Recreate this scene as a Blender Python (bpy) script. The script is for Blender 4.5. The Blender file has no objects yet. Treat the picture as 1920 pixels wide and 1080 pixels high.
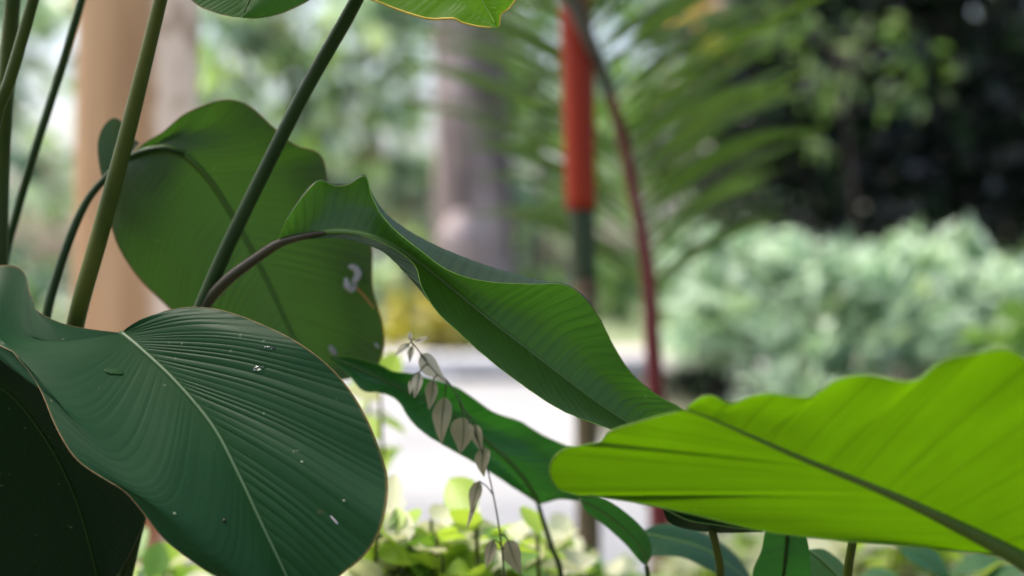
import bpy, math, random
import numpy as np
from mathutils import Vector

random.seed(7)
rng = np.random.default_rng(11)
SC = bpy.context.scene
COL = SC.collection
R = math.radians

# ------------------------------------------------------------------ camera, sky, sun, exposure
CAMZ = 0.55
FPX = 1920 * 50.0 / 36.0
cam_d = bpy.data.cameras.new('camera')
cam_d.lens = 50; cam_d.sensor_width = 36
cam_d.clip_start = 0.02; cam_d.clip_end = 400
cam_d.dof.use_dof = True
cam_d.dof.focus_distance = 1.05
cam_d.dof.aperture_fstop = 2.5
cam = bpy.data.objects.new('camera', cam_d)
cam.location = (0, 0, CAMZ); cam.rotation_euler = (R(90), 0, 0)
COL.objects.link(cam); SC.camera = cam

SUN_EL, SUN_AZ = 60.0, -70.0        # azimuth measured from +Y (away from the camera) towards +X
W = bpy.data.worlds.new('World'); SC.world = W; W.use_nodes = True
wn = W.node_tree.nodes; wl = W.node_tree.links
sky = wn.new('ShaderNodeTexSky'); sky.sky_type = 'NISHITA'; sky.sun_disc = False
sky.sun_elevation = R(SUN_EL); sky.sun_rotation = R(SUN_AZ)
sky.air_density = 1.0; sky.dust_density = 6.0; sky.ozone_density = 0.6
bg = wn['Background']; wl.new(sky.outputs[0], bg.inputs[0]); bg.inputs[1].default_value = 0.15

sd = bpy.data.lights.new('sun', 'SUN'); sd.energy = 1.5; sd.angle = R(24); sd.color = (1, .95, .88)
sun = bpy.data.objects.new('sun', sd); COL.objects.link(sun)
to_sun = Vector((math.sin(R(SUN_AZ)) * math.cos(R(SUN_EL)), math.cos(R(SUN_AZ)) * math.cos(R(SUN_EL)), math.sin(R(SUN_EL))))
sun.rotation_euler = to_sun.to_track_quat('Z', 'Y').to_euler()
sun.location = to_sun * 30

SC.view_settings.view_transform = 'Standard'; SC.view_settings.look = 'None'
SC.view_settings.exposure = 1.3; SC.view_settings.gamma = 1.0
SC.view_settings.use_curve_mapping = False
SC.render.engine = 'CYCLES'
SC.cycles.use_denoising = True
SC.cycles.max_bounces = 10; SC.cycles.transmission_bounces = 8; SC.cycles.diffuse_bounces = 5
SC.cycles.sample_clamp_indirect = 8

# ------------------------------------------------------------------ helpers
def P(px, py, d):
    """place seen at photo pixel (px, py) when it stands d metres in front of the camera"""
    return np.array(((px - 960) / FPX * d, d, CAMZ - (py - 540) / FPX * d))

OFF = {}
def empty(name, loc, label=None, cat=None, group=None):
    o = bpy.data.objects.new(name, None); COL.objects.link(o)
    o.location = loc; o.empty_display_size = .05
    OFF[o.name] = np.array(loc, float)
    tag(o, label, cat, group)
    return o

def tag(o, label=None, cat=None, group=None, kind=None):
    if label: o['label'] = label
    if cat: o['category'] = cat
    if group: o['group'] = group
    if kind: o['kind'] = kind
    return o

def obj(name, verts, faces, mats, parent=None, smooth=True, fmat=None, uv=None, label=None):
    """one mesh object; verts are world positions"""
    off = OFF[parent.name] if parent else np.zeros(3)
    v = np.asarray(verts, float) - off
    me = bpy.data.meshes.new(name)
    me.from_pydata(v.tolist(), [], [tuple(int(i) for i in f) for f in faces])
    for m in (mats if isinstance(mats, (list, tuple)) else [mats]): me.materials.append(m)
    if fmat is not None: me.polygons.foreach_set('material_index', np.asarray(fmat, np.int32))
    if smooth: me.polygons.foreach_set('use_smooth', np.ones(len(me.polygons), bool))
    if uv is not None:
        lay = me.uv_layers.new(name='UVMap')
        idx = np.empty(len(me.loops), np.int32); me.loops.foreach_get('vertex_index', idx)
        lay.data.foreach_set('uv', np.asarray(uv, np.float32)[idx].ravel())
    me.update()
    o = bpy.data.objects.new(name, me); COL.objects.link(o)
    if parent: o.parent = parent
    OFF[o.name] = off
    if label: o['label'] = label
    return o

def catmull(pts, n=24):
    """dense Catmull-Rom curve through the points"""
    p = np.asarray(pts, float)
    if len(p) == 2:
        t = np.linspace(0, 1, n)[:, None]; return p[0] * (1 - t) + p[1] * t
    q = np.vstack([2 * p[0] - p[1], p, 2 * p[-1] - p[-2]])
    out = []
    for i in range(1, len(q) - 2):
        p0, p1, p2, p3 = q[i - 1], q[i], q[i + 1], q[i + 2]
        t = np.linspace(0, 1, n, endpoint=False)[:, None]
        out.append(.5 * ((2 * p1) + (-p0 + p2) * t + (2 * p0 - 5 * p1 + 4 * p2 - p3) * t ** 2 + (-p0 + 3 * p1 - 3 * p2 + p3) * t ** 3))
    out.append(p[-1:])
    return np.vstack(out)

def at_t(curve, t):
    s = np.r_[0, np.cumsum(np.linalg.norm(np.diff(curve, axis=0), axis=1))]; s /= s[-1]
    return np.stack([np.interp(t, s, curve[:, k]) for k in range(curve.shape[1])], 1)

def px_line(pts):
    return catmull(np.array([P(*p) for p in pts]))

def tube(name, path, radii, mat, parent=None, seg=10, n=None, label=None, cap=True, noise=0, flat=1.0):
    """round stem along a world-space path; radii at evenly spaced stations"""
    c = catmull(path) if len(path) > 1 else path
    n = n or max(12, min(60, len(c) // 4))
    t = np.linspace(0, 1, n); c = at_t(c, t)
    rr = np.interp(t, np.linspace(0, 1, len(radii)), radii)
    tan = np.gradient(c, axis=0); tan /= np.linalg.norm(tan, axis=1)[:, None] + 1e-12
    up = np.array((0.13, 1.0, 0.07)); verts = []
    for i in range(n):
        a = np.cross(tan[i], up); a /= np.linalg.norm(a) + 1e-9
        b = np.cross(tan[i], a)
        k = rr[i] * (1 + noise * (rng.random() - .5))
        for s in range(seg):
            th = 2 * math.pi * s / seg
            verts.append(c[i] + k * (a * math.cos(th) + b * math.sin(th) * flat))
    faces = [(i * seg + s, i * seg + (s + 1) % seg, (i + 1) * seg + (s + 1) % seg, (i + 1) * seg + s) for i in range(n - 1) for s in range(seg)]
    if cap:
        faces.append(tuple(range(seg))[::-1]); faces.append(tuple((n - 1) * seg + s for s in range(seg)))
    uv = [(t[i], s / seg) for i in range(n) for s in range(seg)]
    return obj(name, verts, faces, mat, parent, uv=uv, label=label)

def px_tube(name, pts, widths, mat, parent=None, **k):
    """stem through photo positions; widths in photo pixels"""
    c = np.array([P(*p[:3]) for p in pts])
    dd = np.array([p[2] for p in pts])
    t = np.linspace(0, 1, len(widths)); dm = np.interp(t, np.linspace(0, 1, len(dd)), dd)
    return tube(name, c, [w / 2 / FPX * d for w, d in zip(widths, dm)], mat, parent, **k)

# ------------------------------------------------------------------ materials
def newmat(name):
    m = bpy.data.materials.new(name); m.use_nodes = True
    nt = m.node_tree; nt.nodes.clear()
    out = nt.nodes.new('ShaderNodeOutputMaterial')
    return m, nt, out

def N(nt, typ, **ins):
    n = nt.nodes.new(typ)
    for k, v in ins.items():
        if k in n.inputs.keys(): n.inputs[k].default_value = v
        else: setattr(n, k, v)
    return n

def math_n(nt, op, a, b=None, clamp=False):
    n = nt.nodes.new('ShaderNodeMath'); n.operation = op; n.use_clamp = clamp
    for i, x in enumerate((a, b)):
        if x is None: continue
        if isinstance(x, (int, float)): n.inputs[i].default_value = x
        else: nt.links.new(x, n.inputs[i])
    return n.outputs[0]

def mix_n(nt, fac, a, b, blend='MIX'):
    n = nt.nodes.new('ShaderNodeMix'); n.data_type = 'RGBA'; n.blend_type = blend
    for i, x in ((0, fac), (6, a), (7, b)):
        if isinstance(x, (int, float)): n.inputs[i].default_value = x
        elif isinstance(x, tuple): n.inputs[i].default_value = (*x, 1) if len(x) == 3 else x
        else: nt.links.new(x, n.inputs[i])
    return n.outputs[2]

def ramp_n(nt, fac, stops):
    n = nt.nodes.new('ShaderNodeValToRGB'); e = n.color_ramp.elements
    while len(e) < len(stops): e.new(.5)
    for el, (p, c) in zip(e, stops):
        el.position = p; el.color = (*c, 1) if len(c) == 3 else c
    nt.links.new(fac, n.inputs[0]); return n.outputs[0]

def leaf_mat(name, base, trans, tf=.4, rough=.42, ribs=36, stripe=.25, mid=None, midw=.12, spec=.5, edge=None, edge_at=.985, bump=.15, blotch=.25, vein_w=.35, vein_p=3.0):
    """two-way leaf: glossy cuticle over diffuse green, plus light let through the blade.
    UV.x runs along the midrib (one step per side vein), UV.y from midrib to margin."""
    m, nt, out = newmat(name)
    uv = N(nt, 'ShaderNodeUVMap'); sep = N(nt, 'ShaderNodeSeparateXYZ'); nt.links.new(uv.outputs[0], sep.inputs[0])
    u, v = sep.outputs[0], sep.outputs[1]
    av = math_n(nt, 'ABSOLUTE', v)
    # streaks along the side veins
    cmb = N(nt, 'ShaderNodeCombineXYZ')
    nt.links.new(math_n(nt, 'MULTIPLY', u, ribs * 4.0), cmb.inputs[0]); nt.links.new(math_n(nt, 'MULTIPLY', v, 2.2), cmb.inputs[1])
    n1 = N(nt, 'ShaderNodeTexNoise', Scale=1.0, Detail=3.0, Roughness=.6); nt.links.new(cmb.outputs[0], n1.inputs['Vector'])
    vein = math_n(nt, 'ABSOLUTE', math_n(nt, 'SINE', math_n(nt, 'MULTIPLY', u, math.pi * ribs)))
    vein = math_n(nt, 'POWER', math_n(nt, 'SUBTRACT', 1.0, vein), vein_p)
    tc = N(nt, 'ShaderNodeTexCoord')
    n2 = N(nt, 'ShaderNodeTexNoise', Scale=14.0, Detail=4.0, Roughness=.55); nt.links.new(tc.outputs['Object'], n2.inputs['Vector'])
    n3 = N(nt, 'ShaderNodeTexNoise', Scale=160.0, Detail=2.0); nt.links.new(tc.outputs['Object'], n3.inputs['Vector'])
    val = math_n(nt, 'ADD', 1.0 - stripe * .5 - blotch * .5, math_n(nt, 'MULTIPLY', n1.outputs[0], stripe))
    val = math_n(nt, 'ADD', val, math_n(nt, 'MULTIPLY', n2.outputs[0], blotch))
    val = math_n(nt, 'SUBTRACT', val, math_n(nt, 'MULTIPLY', vein, stripe * vein_w))
    hs = N(nt, 'ShaderNodeHueSaturation'); hs.inputs['Color'].default_value = (*base, 1); nt.links.new(val, hs.inputs['Value'])
    c = hs.outputs[0]
    if mid:
        f = math_n(nt, 'SUBTRACT', 1.0, math_n(nt, 'DIVIDE', av, midw), clamp=True)
        f = math_n(nt, 'MULTIPLY', math_n(nt, 'POWER', f, 1.6), .8)
        c = mix_n(nt, f, c, mid)
    if edge:
        f = math_n(nt, 'MULTIPLY', math_n(nt, 'SUBTRACT', av, edge_at, clamp=True), .6 / (1 - edge_at), clamp=True)
        c = mix_n(nt, f, c, edge)
    # pinprick specks
    sp = math_n(nt, 'GREATER_THAN', n3.outputs[0], .745)
    c = mix_n(nt, math_n(nt, 'MULTIPLY', sp, .25), c, (.30, .34, .2))
    n4 = N(nt, 'ShaderNodeTexNoise', Scale=46.0, Detail=3.0, Roughness=.7); nt.links.new(tc.outputs['Object'], n4.inputs['Vector'])
    bl = math_n(nt, 'MULTIPLY', math_n(nt, 'SUBTRACT', n4.outputs[0], .70, clamp=True), 14.0, clamp=True)
    c = mix_n(nt, math_n(nt, 'MULTIPLY', bl, .55), c, (.11, .085, .03))
    pb = N(nt, 'ShaderNodeBsdfPrincipled'); pb.inputs['Specular IOR Level'].default_value = spec
    nt.links.new(c, pb.inputs['Base Color'])
    rg = math_n(nt, 'ADD', rough - .14, math_n(nt, 'MULTIPLY', n2.outputs[0], .28)); nt.links.new(rg, pb.inputs['Roughness'])
    bm = N(nt, 'ShaderNodeBump', Strength=bump, Distance=.0006); nt.links.new(n1.outputs[0], bm.inputs['Height'])
    nt.links.new(bm.outputs[0], pb.inputs['Normal'])
    ht = N(nt, 'ShaderNodeHueSaturation'); ht.inputs['Color'].default_value = (*trans, 1); nt.links.new(val, ht.inputs['Value'])
    tcx = ht.outputs[0]
    if edge: tcx = mix_n(nt, math_n(nt, 'MULTIPLY', f, .8), tcx, edge)
    tr = N(nt, 'ShaderNodeBsdfTranslucent'); nt.links.new(tcx, tr.inputs[0])
    mx = N(nt, 'ShaderNodeMixShader'); mx.inputs[0].default_value = tf
    nt.links.new(pb.outputs[0], mx.inputs[1]); nt.links.new(tr.outputs[0], mx.inputs[2])
    nt.links.new(mx.outputs[0], out.inputs[0])
    return m

def small_leaf_mat(name, cols, tf=.35, rough=.45, trans_gain=1.6, spec=.5, tb=.6):
    """foliage whose leaves differ one from the next"""
    m, nt, out = newmat(name)
    g = N(nt, 'ShaderNodeNewGeometry')
    st = [((i + .0) / max(1, len(cols) - 1), c) for i, c in enumerate(cols)]
    c = ramp_n(nt, g.outputs['Random Per Island'], st)
    tc = N(nt, 'ShaderNodeTexCoord'); n2 = N(nt, 'ShaderNodeTexNoise', Scale=9.0, Detail=3.0); nt.links.new(tc.outputs['Object'], n2.inputs['Vector'])
    hs = N(nt, 'ShaderNodeHueSaturation'); nt.links.new(c, hs.inputs['Color'])
    nt.links.new(math_n(nt, 'ADD', .6, math_n(nt, 'MULTIPLY', n2.outputs[0], .8)), hs.inputs['Value'])
    pb = N(nt, 'ShaderNodeBsdfPrincipled', Roughness=rough); pb.inputs['Specular IOR Level'].default_value = spec
    nt.links.new(hs.outputs[0], pb.inputs['Base Color'])
    tr = N(nt, 'ShaderNodeBsdfTranslucent'); nt.links.new(mix_n(nt, 1.0, hs.outputs[0], (trans_gain, trans_gain * 1.05, trans_gain * tb), 'MULTIPLY'), tr.inputs[0])
    mx = N(nt, 'ShaderNodeMixShader'); mx.inputs[0].default_value = tf
    nt.links.new(pb.outputs[0], mx.inputs[1]); nt.links.new(tr.outputs[0], mx.inputs[2]); nt.links.new(mx.outputs[0], out.inputs[0])
    return m

def solid_mat(name, cols, scale=6.0, stretch=(1, 1, 1), rough=.6, bump=.2, dist=.004, spec=.4, detail=5.0):
    """colour breaking up along a noise ramp, with matching relief"""
    m, nt, out = newmat(name)
    tc = N(nt, 'ShaderNodeTexCoord'); mp = N(nt, 'ShaderNodeMapping'); mp.inputs['Scale'].default_value = stretch
    nt.links.new(tc.outputs['Object'], mp.inputs[0])
    n1 = N(nt, 'ShaderNodeTexNoise', Scale=scale, Detail=detail, Roughness=.6); nt.links.new(mp.outputs[0], n1.inputs['Vector'])
    k = len(cols)
    c = ramp_n(nt, n1.outputs[0], [(.32 + .36 * i / max(1, k - 1), x) for i, x in enumerate(cols)])
    pb = N(nt, 'ShaderNodeBsdfPrincipled', Roughness=rough); pb.inputs['Specular IOR Level'].default_value = spec
    nt.links.new(c, pb.inputs['Base Color'])
    n2 = N(nt, 'ShaderNodeTexNoise', Scale=scale * 5, Detail=4.0); nt.links.new(mp.outputs[0], n2.inputs['Vector'])
    bm = N(nt, 'ShaderNodeBump', Strength=bump, Distance=dist); nt.links.new(n2.outputs[0], bm.inputs['Height']); nt.links.new(bm.outputs[0], pb.inputs['Normal'])
    nt.links.new(pb.outputs[0], out.inputs[0])
    return m

M = {}
M['front'] = leaf_mat('front leaf green', (.0100, .042, .0165), (.035, .12, .009), tf=.20, rough=.42, spec=.085, ribs=33, stripe=.35, mid=(.011, .044, .014), midw=.35, edge=(.25, .16, .05))
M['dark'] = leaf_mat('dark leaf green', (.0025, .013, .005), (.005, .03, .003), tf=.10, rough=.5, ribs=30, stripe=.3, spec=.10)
M['back'] = leaf_mat('pale back leaf', (.056, .074, .042), (.032, .095, .007), tf=.42, rough=.46, ribs=42, stripe=.34, vein_w=.4, mid=(.085, .11, .06), midw=.25, edge=(.26, .13, .04), spec=.3)
M['arch'] = leaf_mat('arching leaf', (.032, .074, .022), (.058, .18, .012), tf=.50, rough=.42, ribs=46, stripe=.42, vein_w=.5)
M['bright'] = leaf_mat('backlit young leaf', (.026, .070, .002), (.090, .215, .0008), tf=.70, rough=.5, ribs=13, stripe=.36, spec=.3, bump=.1, vein_w=.75, vein_p=9.0, blotch=.42)
M['mid'] = leaf_mat('mid green leaf', (.018, .085, .018), (.03, .16, .015), tf=.35, rough=.45, ribs=22, stripe=.3)
M['top'] = leaf_mat('upper leaf', (.030, .080, .018), (.07, .22, .012), tf=.45, rough=.5, ribs=40, stripe=.15, spec=.25, edge=(.32, .20, .05))
M['lime'] = leaf_mat('upper lime leaf', (.07, .17, .015), (.20, .44, .012), tf=.62, rough=.5, ribs=30, stripe=.12, spec=.25, edge=(.50, .38, .04))
M['petiole'] = solid_mat('petiole green', [(.022, .040, .003), (.042, .062, .005), (.072, .082, .010)], scale=34, stretch=(1, 1, .10), spec=.22, rough=.45, bump=.1, dist=.0006)
M['petiole_dark'] = solid_mat('petiole dark green', [(.009, .026, .003), (.014, .038, .005), (.02, .038, .006)], scale=18, stretch=(1, 1, .12), spec=.22, rough=.45, bump=.1, dist=.0006)
M['petiole_brown'] = solid_mat('petiole brown', [(.026, .022, .010), (.034, .028, .012), (.022, .028, .010)], scale=20, rough=.42, bump=.1, dist=.0006)
M['midrib'] = solid_mat('midrib light', [(.030, .075, .022), (.042, .092, .030)], scale=20, rough=.45, bump=.05, dist=.0004)
M['midrib_green'] = solid_mat('midrib green', [(.06, .13, .02), (.08, .15, .03)], scale=20, rough=.45, bump=.05, dist=.0004)
M['midrib_grey'] = solid_mat('midrib grey green', [(.085, .11, .04), (.11, .13, .055)], scale=20, rough=.5, bump=.05, dist=.0004)
M['midrib_olive'] = solid_mat('midrib olive', [(.055, .095, .012), (.075, .11, .022)], scale=20, rough=.5, bump=.05, dist=.0004, spec=.25)
M['margin'] = solid_mat('dry leaf margin', [(.030, .055, .018), (.20, .125, .045), (.05, .075, .02)], scale=60, rough=.6, bump=.1, dist=.0003)
M['margin_yellow'] = solid_mat('yellow leaf margin', [(.42, .30, .03), (.60, .44, .06)], scale=60, rough=.6, bump=.1, dist=.0003)
M['margin_green'] = solid_mat('green leaf margin', [(.10, .22, .02), (.20, .34, .04)], scale=60, rough=.6, bump=.1, dist=.0003)

# ------------------------------------------------------------------ leaf blades
def half_grid(mid_c, half, NU, NV, ribs, amp):
    """side of a blade: rows follow the side veins from midrib to margin"""
    u = np.linspace(0, 1, NU)
    sw = half.get('sweep', .6)
    pa = sw ** .4; pb2 = pa / sw
    mu, ma = u ** pb2, u ** pa
    rows = [at_t(mid_c, mu)]
    lines = half['lines']
    nl = len(lines)
    vs = [0.0] + list(half.get('vs', [(k + 1) / nl for k in range(nl)]))
    for k, ln in enumerate(lines):
        f = min(1, vs[k + 1])
        rows.append(at_t(px_line(ln), (1 - f) * mu + f * ma if k < nl - 2 else ma))
    if nl == 1:
        b = np.array(half.get('bulge', (0, 0, 0)), float)
        w = np.sin(np.pi * np.clip(ma, 0, 1)) ** .6
        inner = .5 * (rows[0] + rows[1]) + w[:, None] * b
        rows = [rows[0], inner, rows[1]]; vs = [0, .5, 1.0]
    rows = np.stack(rows, 1)           # NU, K, 3
    vg = np.linspace(0, 1, NV)
    vs = np.array(vs)
    # smooth interpolation across: monotone-ish cubic through the lines
    K = len(vs)
    G = np.zeros((NU, NV, 3))
    d = np.zeros_like(rows)
    for k in range(K):
        if k == 0: d[:, k] = (rows[:, 1] - rows[:, 0]) / (vs[1] - vs[0]) * 1.25 - .25 * ((rows[:, 2] - rows[:, 0]) / (vs[2] - vs[0]) if K > 2 else (rows[:, 1] - rows[:, 0]) / (vs[1] - vs[0]))
        elif k == K - 1: d[:, k] = (rows[:, k] - rows[:, k - 1]) / (vs[k] - vs[k - 1])
        else: d[:, k] = (rows[:, k + 1] - rows[:, k - 1]) / (vs[k + 1] - vs[k - 1])
    for j, v in enumerate(vg):
        k = min(max(np.searchsorted(vs, v) - 1, 0), K - 2)
        h = vs[k + 1] - vs[k]; t = (v - vs[k]) / h
        h00, h10, h01, h11 = 2 * t**3 - 3 * t**2 + 1, t**3 - 2 * t**2 + t, -2 * t**3 + 3 * t**2, t**3 - t**2
        G[:, j] = h00 * rows[:, k] + h10 * h * d[:, k] + h01 * rows[:, k + 1] + h11 * h * d[:, k + 1]
    # corrugation along the side veins and undulation of the margin
    du = np.gradient(G, axis=0); dv = np.gradient(G, axis=1)
    nrm = np.cross(du, dv); nrm /= np.linalg.norm(nrm, axis=2)[..., None] + 1e-12
    view = G - np.array((0, 0, CAMZ)); sgn = -np.sign((nrm * view).sum(2)); sgn[sgn == 0] = 1
    nrm = nrm * sgn[..., None]
    amp = amp * half.get('amp', 1.0)
    ph = ribs * u + .35 * np.sin(u * 23.0) + .2 * np.sin(u * 57.0)
    prof = np.abs(np.sin(np.pi * ph)) ** .55 - .7
    wv = np.clip(vg / .12, 0, 1) * (1 - .45 * np.clip((vg - .75) / .25, 0, 1))
    wu = np.clip(u / .05, 0, 1) * np.clip((1 - u) / .05, 0, 1)
    hh = np.sin(np.floor(ph) * 127.1 + 3.7) * 43758.5; big = .45 + .95 * (hh - np.floor(hh))
    disp = amp * prof[:, None] * wv[None] * (wu * big)[:, None]
    for (wa, wf, wp, we) in half.get('waves', []):
        disp = disp + wa * np.sin(2 * np.pi * wf * u + wp)[:, None] * (vg[None] ** we) * wu[:, None]
    G = G + nrm * disp[..., None]
    return u, vg, G

def blade(parent, mid, sides, mat, ribs=36, amp=.0007, NU=220, NV=18, rib_w=(7, 2), rib_mat='midrib', margin_mat='margin', margin_w=2.2, label=None, rib_lift=.0012, name='leaf'):
    mid_c = px_line(mid)
    V, F, UV = [], [], []
    edges = []
    for si, half in enumerate(sides):
        u, vg, G = half_grid(mid_c, half, NU, NV, ribs, amp)
        b = len(V); nv = len(vg)
        V.extend(G.reshape(-1, 3).tolist())
        sg = 1 if si == 0 else -1
        UV.extend([(uu, sg * vv) for uu in u for vv in vg])
        for i in range(NU - 1):
            for j in range(nv - 1):
                q = (b + i * nv + j, b + (i + 1) * nv + j, b + (i + 1) * nv + j + 1, b + i * nv + j + 1)
                F.append(q if si == 0 else q[::-1])
        edges.append(G[:, -1])
    lf = obj(name, V, F, M[mat], parent, uv=UV, label=label)
    dm = np.mean([p[2] for p in mid])
    rad = [w / 2 / FPX * dm for w in rib_w]
    rc = at_t(mid_c, np.linspace(0.0, .985, 40))
    view = rc - np.array((0, 0, CAMZ)); view /= np.linalg.norm(view, axis=1)[:, None]
    tube('midrib', rc - view * rib_lift * .3, rad, M[rib_mat], lf, seg=8, n=60)
    if margin_w:
        for e in edges:
            ee = at_t(e, np.linspace(.01, .99, 140))
            tube('leaf_edge', ee[::2], [margin_w / 2 / FPX * dm * k for k in (.6, 1, 1.2, .9, 1.1, .6)], M[margin_mat], lf, seg=5, n=120, cap=False)
    return lf

# ================================================================== the setting
def box(name, x0, x1, y0, y1, z0, z1, mat, parent=None, bev=.0, label=None):
    b = bev
    if b <= 0:
        v = [(x, y, z) for z in (z0, z1) for y in (y0, y1) for x in (x0, x1)]
        f = [(0, 2, 3, 1), (4, 5, 7, 6), (0, 1, 5, 4), (1, 3, 7, 5), (3, 2, 6, 7), (2, 0, 4, 6)]
        return obj(name, v, f, mat, parent, smooth=False, label=label)
    # chamfered top
    v = [(x0, y0, z0), (x1, y0, z0), (x1, y1, z0), (x0, y1, z0), (x0, y0, z1 - b), (x1, y0, z1 - b), (x1, y1, z1 - b), (x0, y1, z1 - b),
         (x0 + b, y0 + b, z1), (x1 - b, y0 + b, z1), (x1 - b, y1 - b, z1), (x0 + b, y1 - b, z1)]
    f = [(3, 2, 1, 0), (0, 1, 5, 4), (1, 2, 6, 5), (2, 3, 7, 6), (3, 0, 4, 7), (4, 5, 9, 8), (5, 6, 10, 9), (6, 7, 11, 10), (7, 4, 8, 11), (8, 9, 10, 11)]
    return obj(name, v, f, mat, parent, smooth=False, label=label)

M['soil'] = solid_mat('soil and leaf litter', [(.05, .045, .03), (.09, .085, .05), (.07, .10, .04)], scale=3, rough=.9, bump=.5, dist=.02)
M['lawn'] = solid_mat('rough grass', [(.10, .15, .06), (.17, .22, .10), (.28, .28, .20)], scale=2.2, rough=.9, bump=.5, dist=.02)
M['white_paving'] = solid_mat('white paving', [(.26, .263, .28), (.35, .351, .357), (.32, .322, .333)], scale=1.6, rough=.55, bump=.15, dist=.002)
M['white_wall'] = solid_mat('white render', [(.50, .50, .53), (.60, .60, .62), (.62, .62, .63)], scale=2.4, rough=.7, bump=.25, dist=.003)
M['pink_path'] = solid_mat('pinkish path', [(.50, .42, .40), (.62, .54, .52)], scale=1.5, rough=.8, bump=.2, dist=.004)

def sheet(name, x0, x1, y0, y1, z, mat, nx=2, ny=2, rough=0.0):
    xs, ys = np.linspace(x0, x1, nx), np.linspace(y0, y1, ny)
    v = [(x, y, z + (rough * rng.normal() if 0 < i < nx - 1 and 0 < j < ny - 1 else 0)) for j, y in enumerate(ys) for i, x in enumerate(xs)]
    f = [(j * nx + i, j * nx + i + 1, (j + 1) * nx + i + 1, (j + 1) * nx + i) for j in range(ny - 1) for i in range(nx - 1)]
    return tag(obj(name, v, f, mat), kind='structure')

sheet('ground', -150, 150, -60, 260, -.012, M['soil'])
sheet('lawn', -60, 60, 9.2, 70, -.006, M['lawn'])
sheet('terrace', -7.0, .34, 1.9, 8.6, 0.0, M['white_paving'])
sheet('path', -4.0, 2.6, 9.6, 13.0, .0, M['pink_path'])

wall = empty('terrace_step', (-1.2, 8.7, 0), 'low white ledge closing the white terrace behind the arching leaf', 'ledge')
xe = P(1205, 0, 8.6)[0]; xj = P(852, 0, 8.5)[0]
box('riser', xj, xe, 8.60, 8.85, -.01, .040, M['white_wall'], wall)
box('coping', xj - .002, xe + .03, 8.44, 8.95, .046, .140, M['white_wall'], wall, bev=.008)
box('pier', -7.0, xj - .004, 8.45, 8.94, -.01, .140, M['white_wall'], wall, bev=.008)

# ================================================================== trees behind
def crown_mesh(parent, name, blobs, n, L, Wd, mat, seed, droop=.3, fold=.25, fill=.55, label=None, kind=None, mats_extra=None):
    """leaves spread through several clumps; blobs = (centre, radii)"""
    r = np.random.default_rng(seed)
    vol = np.array([b[1][0] * b[1][1] * b[1][2] for b in blobs]) ** .8
    pick = r.choice(len(blobs), n, p=vol / vol.sum())
    d = r.normal(size=(n, 3)); d /= np.linalg.norm(d, axis=1)[:, None]
    rad = r.random(n) ** fill
    c = np.array([b[0] for b in blobs])[pick] + d * rad[:, None] * np.array([b[1] for b in blobs])[pick]
    ax = d * .7 + r.normal(size=(n, 3)) * .6; ax[:, 2] -= droop; ax /= np.linalg.norm(ax, axis=1)[:, None]
    up = r.normal(size=(n, 3)) * .5 + np.array((0, 0, 1.0))
    sd = np.cross(ax, up); sd /= np.linalg.norm(sd, axis=1)[:, None] + 1e-9
    nn = np.cross(sd, ax)
    s = r.uniform(.6, 1.25, n)[:, None]
    b0 = c - ax * L * .5 * s; tp = c + ax * L * .5 * s - nn * L * .08 * s
    m1 = c - ax * L * .08 * s
    l = m1 + sd * Wd * .5 * s + nn * Wd * fold * s; q = m1 - sd * Wd * .5 * s + nn * Wd * fold * s
    V = np.stack([b0, l, tp, q], 1).reshape(-1, 3)
    i = np.arange(n) * 4
    F = np.stack([np.stack([i, i + 1, i + 2], 1), np.stack([i, i + 2, i + 3], 1)], 1).reshape(-1, 3)
    off = OFF[parent.name] if parent else np.zeros(3)
    me = bpy.data.meshes.new(name)
    me.vertices.add(len(V)); me.vertices.foreach_set('co', (V - off).astype(np.float32).ravel())
    me.loops.add(len(F) * 3); me.loops.foreach_set('vertex_index', F.astype(np.int32).ravel())
    me.polygons.add(len(F)); me.polygons.foreach_set('loop_start', np.arange(len(F), dtype=np.int32) * 3)
    me.update(calc_edges=True); me.materials.append(mat)
    o = bpy.data.objects.new(name, me); COL.objects.link(o)
    if parent: o.parent = parent
    OFF[o.name] = off
    if label: o['label'] = label
    if kind: o['kind'] = kind
    return o

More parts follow.
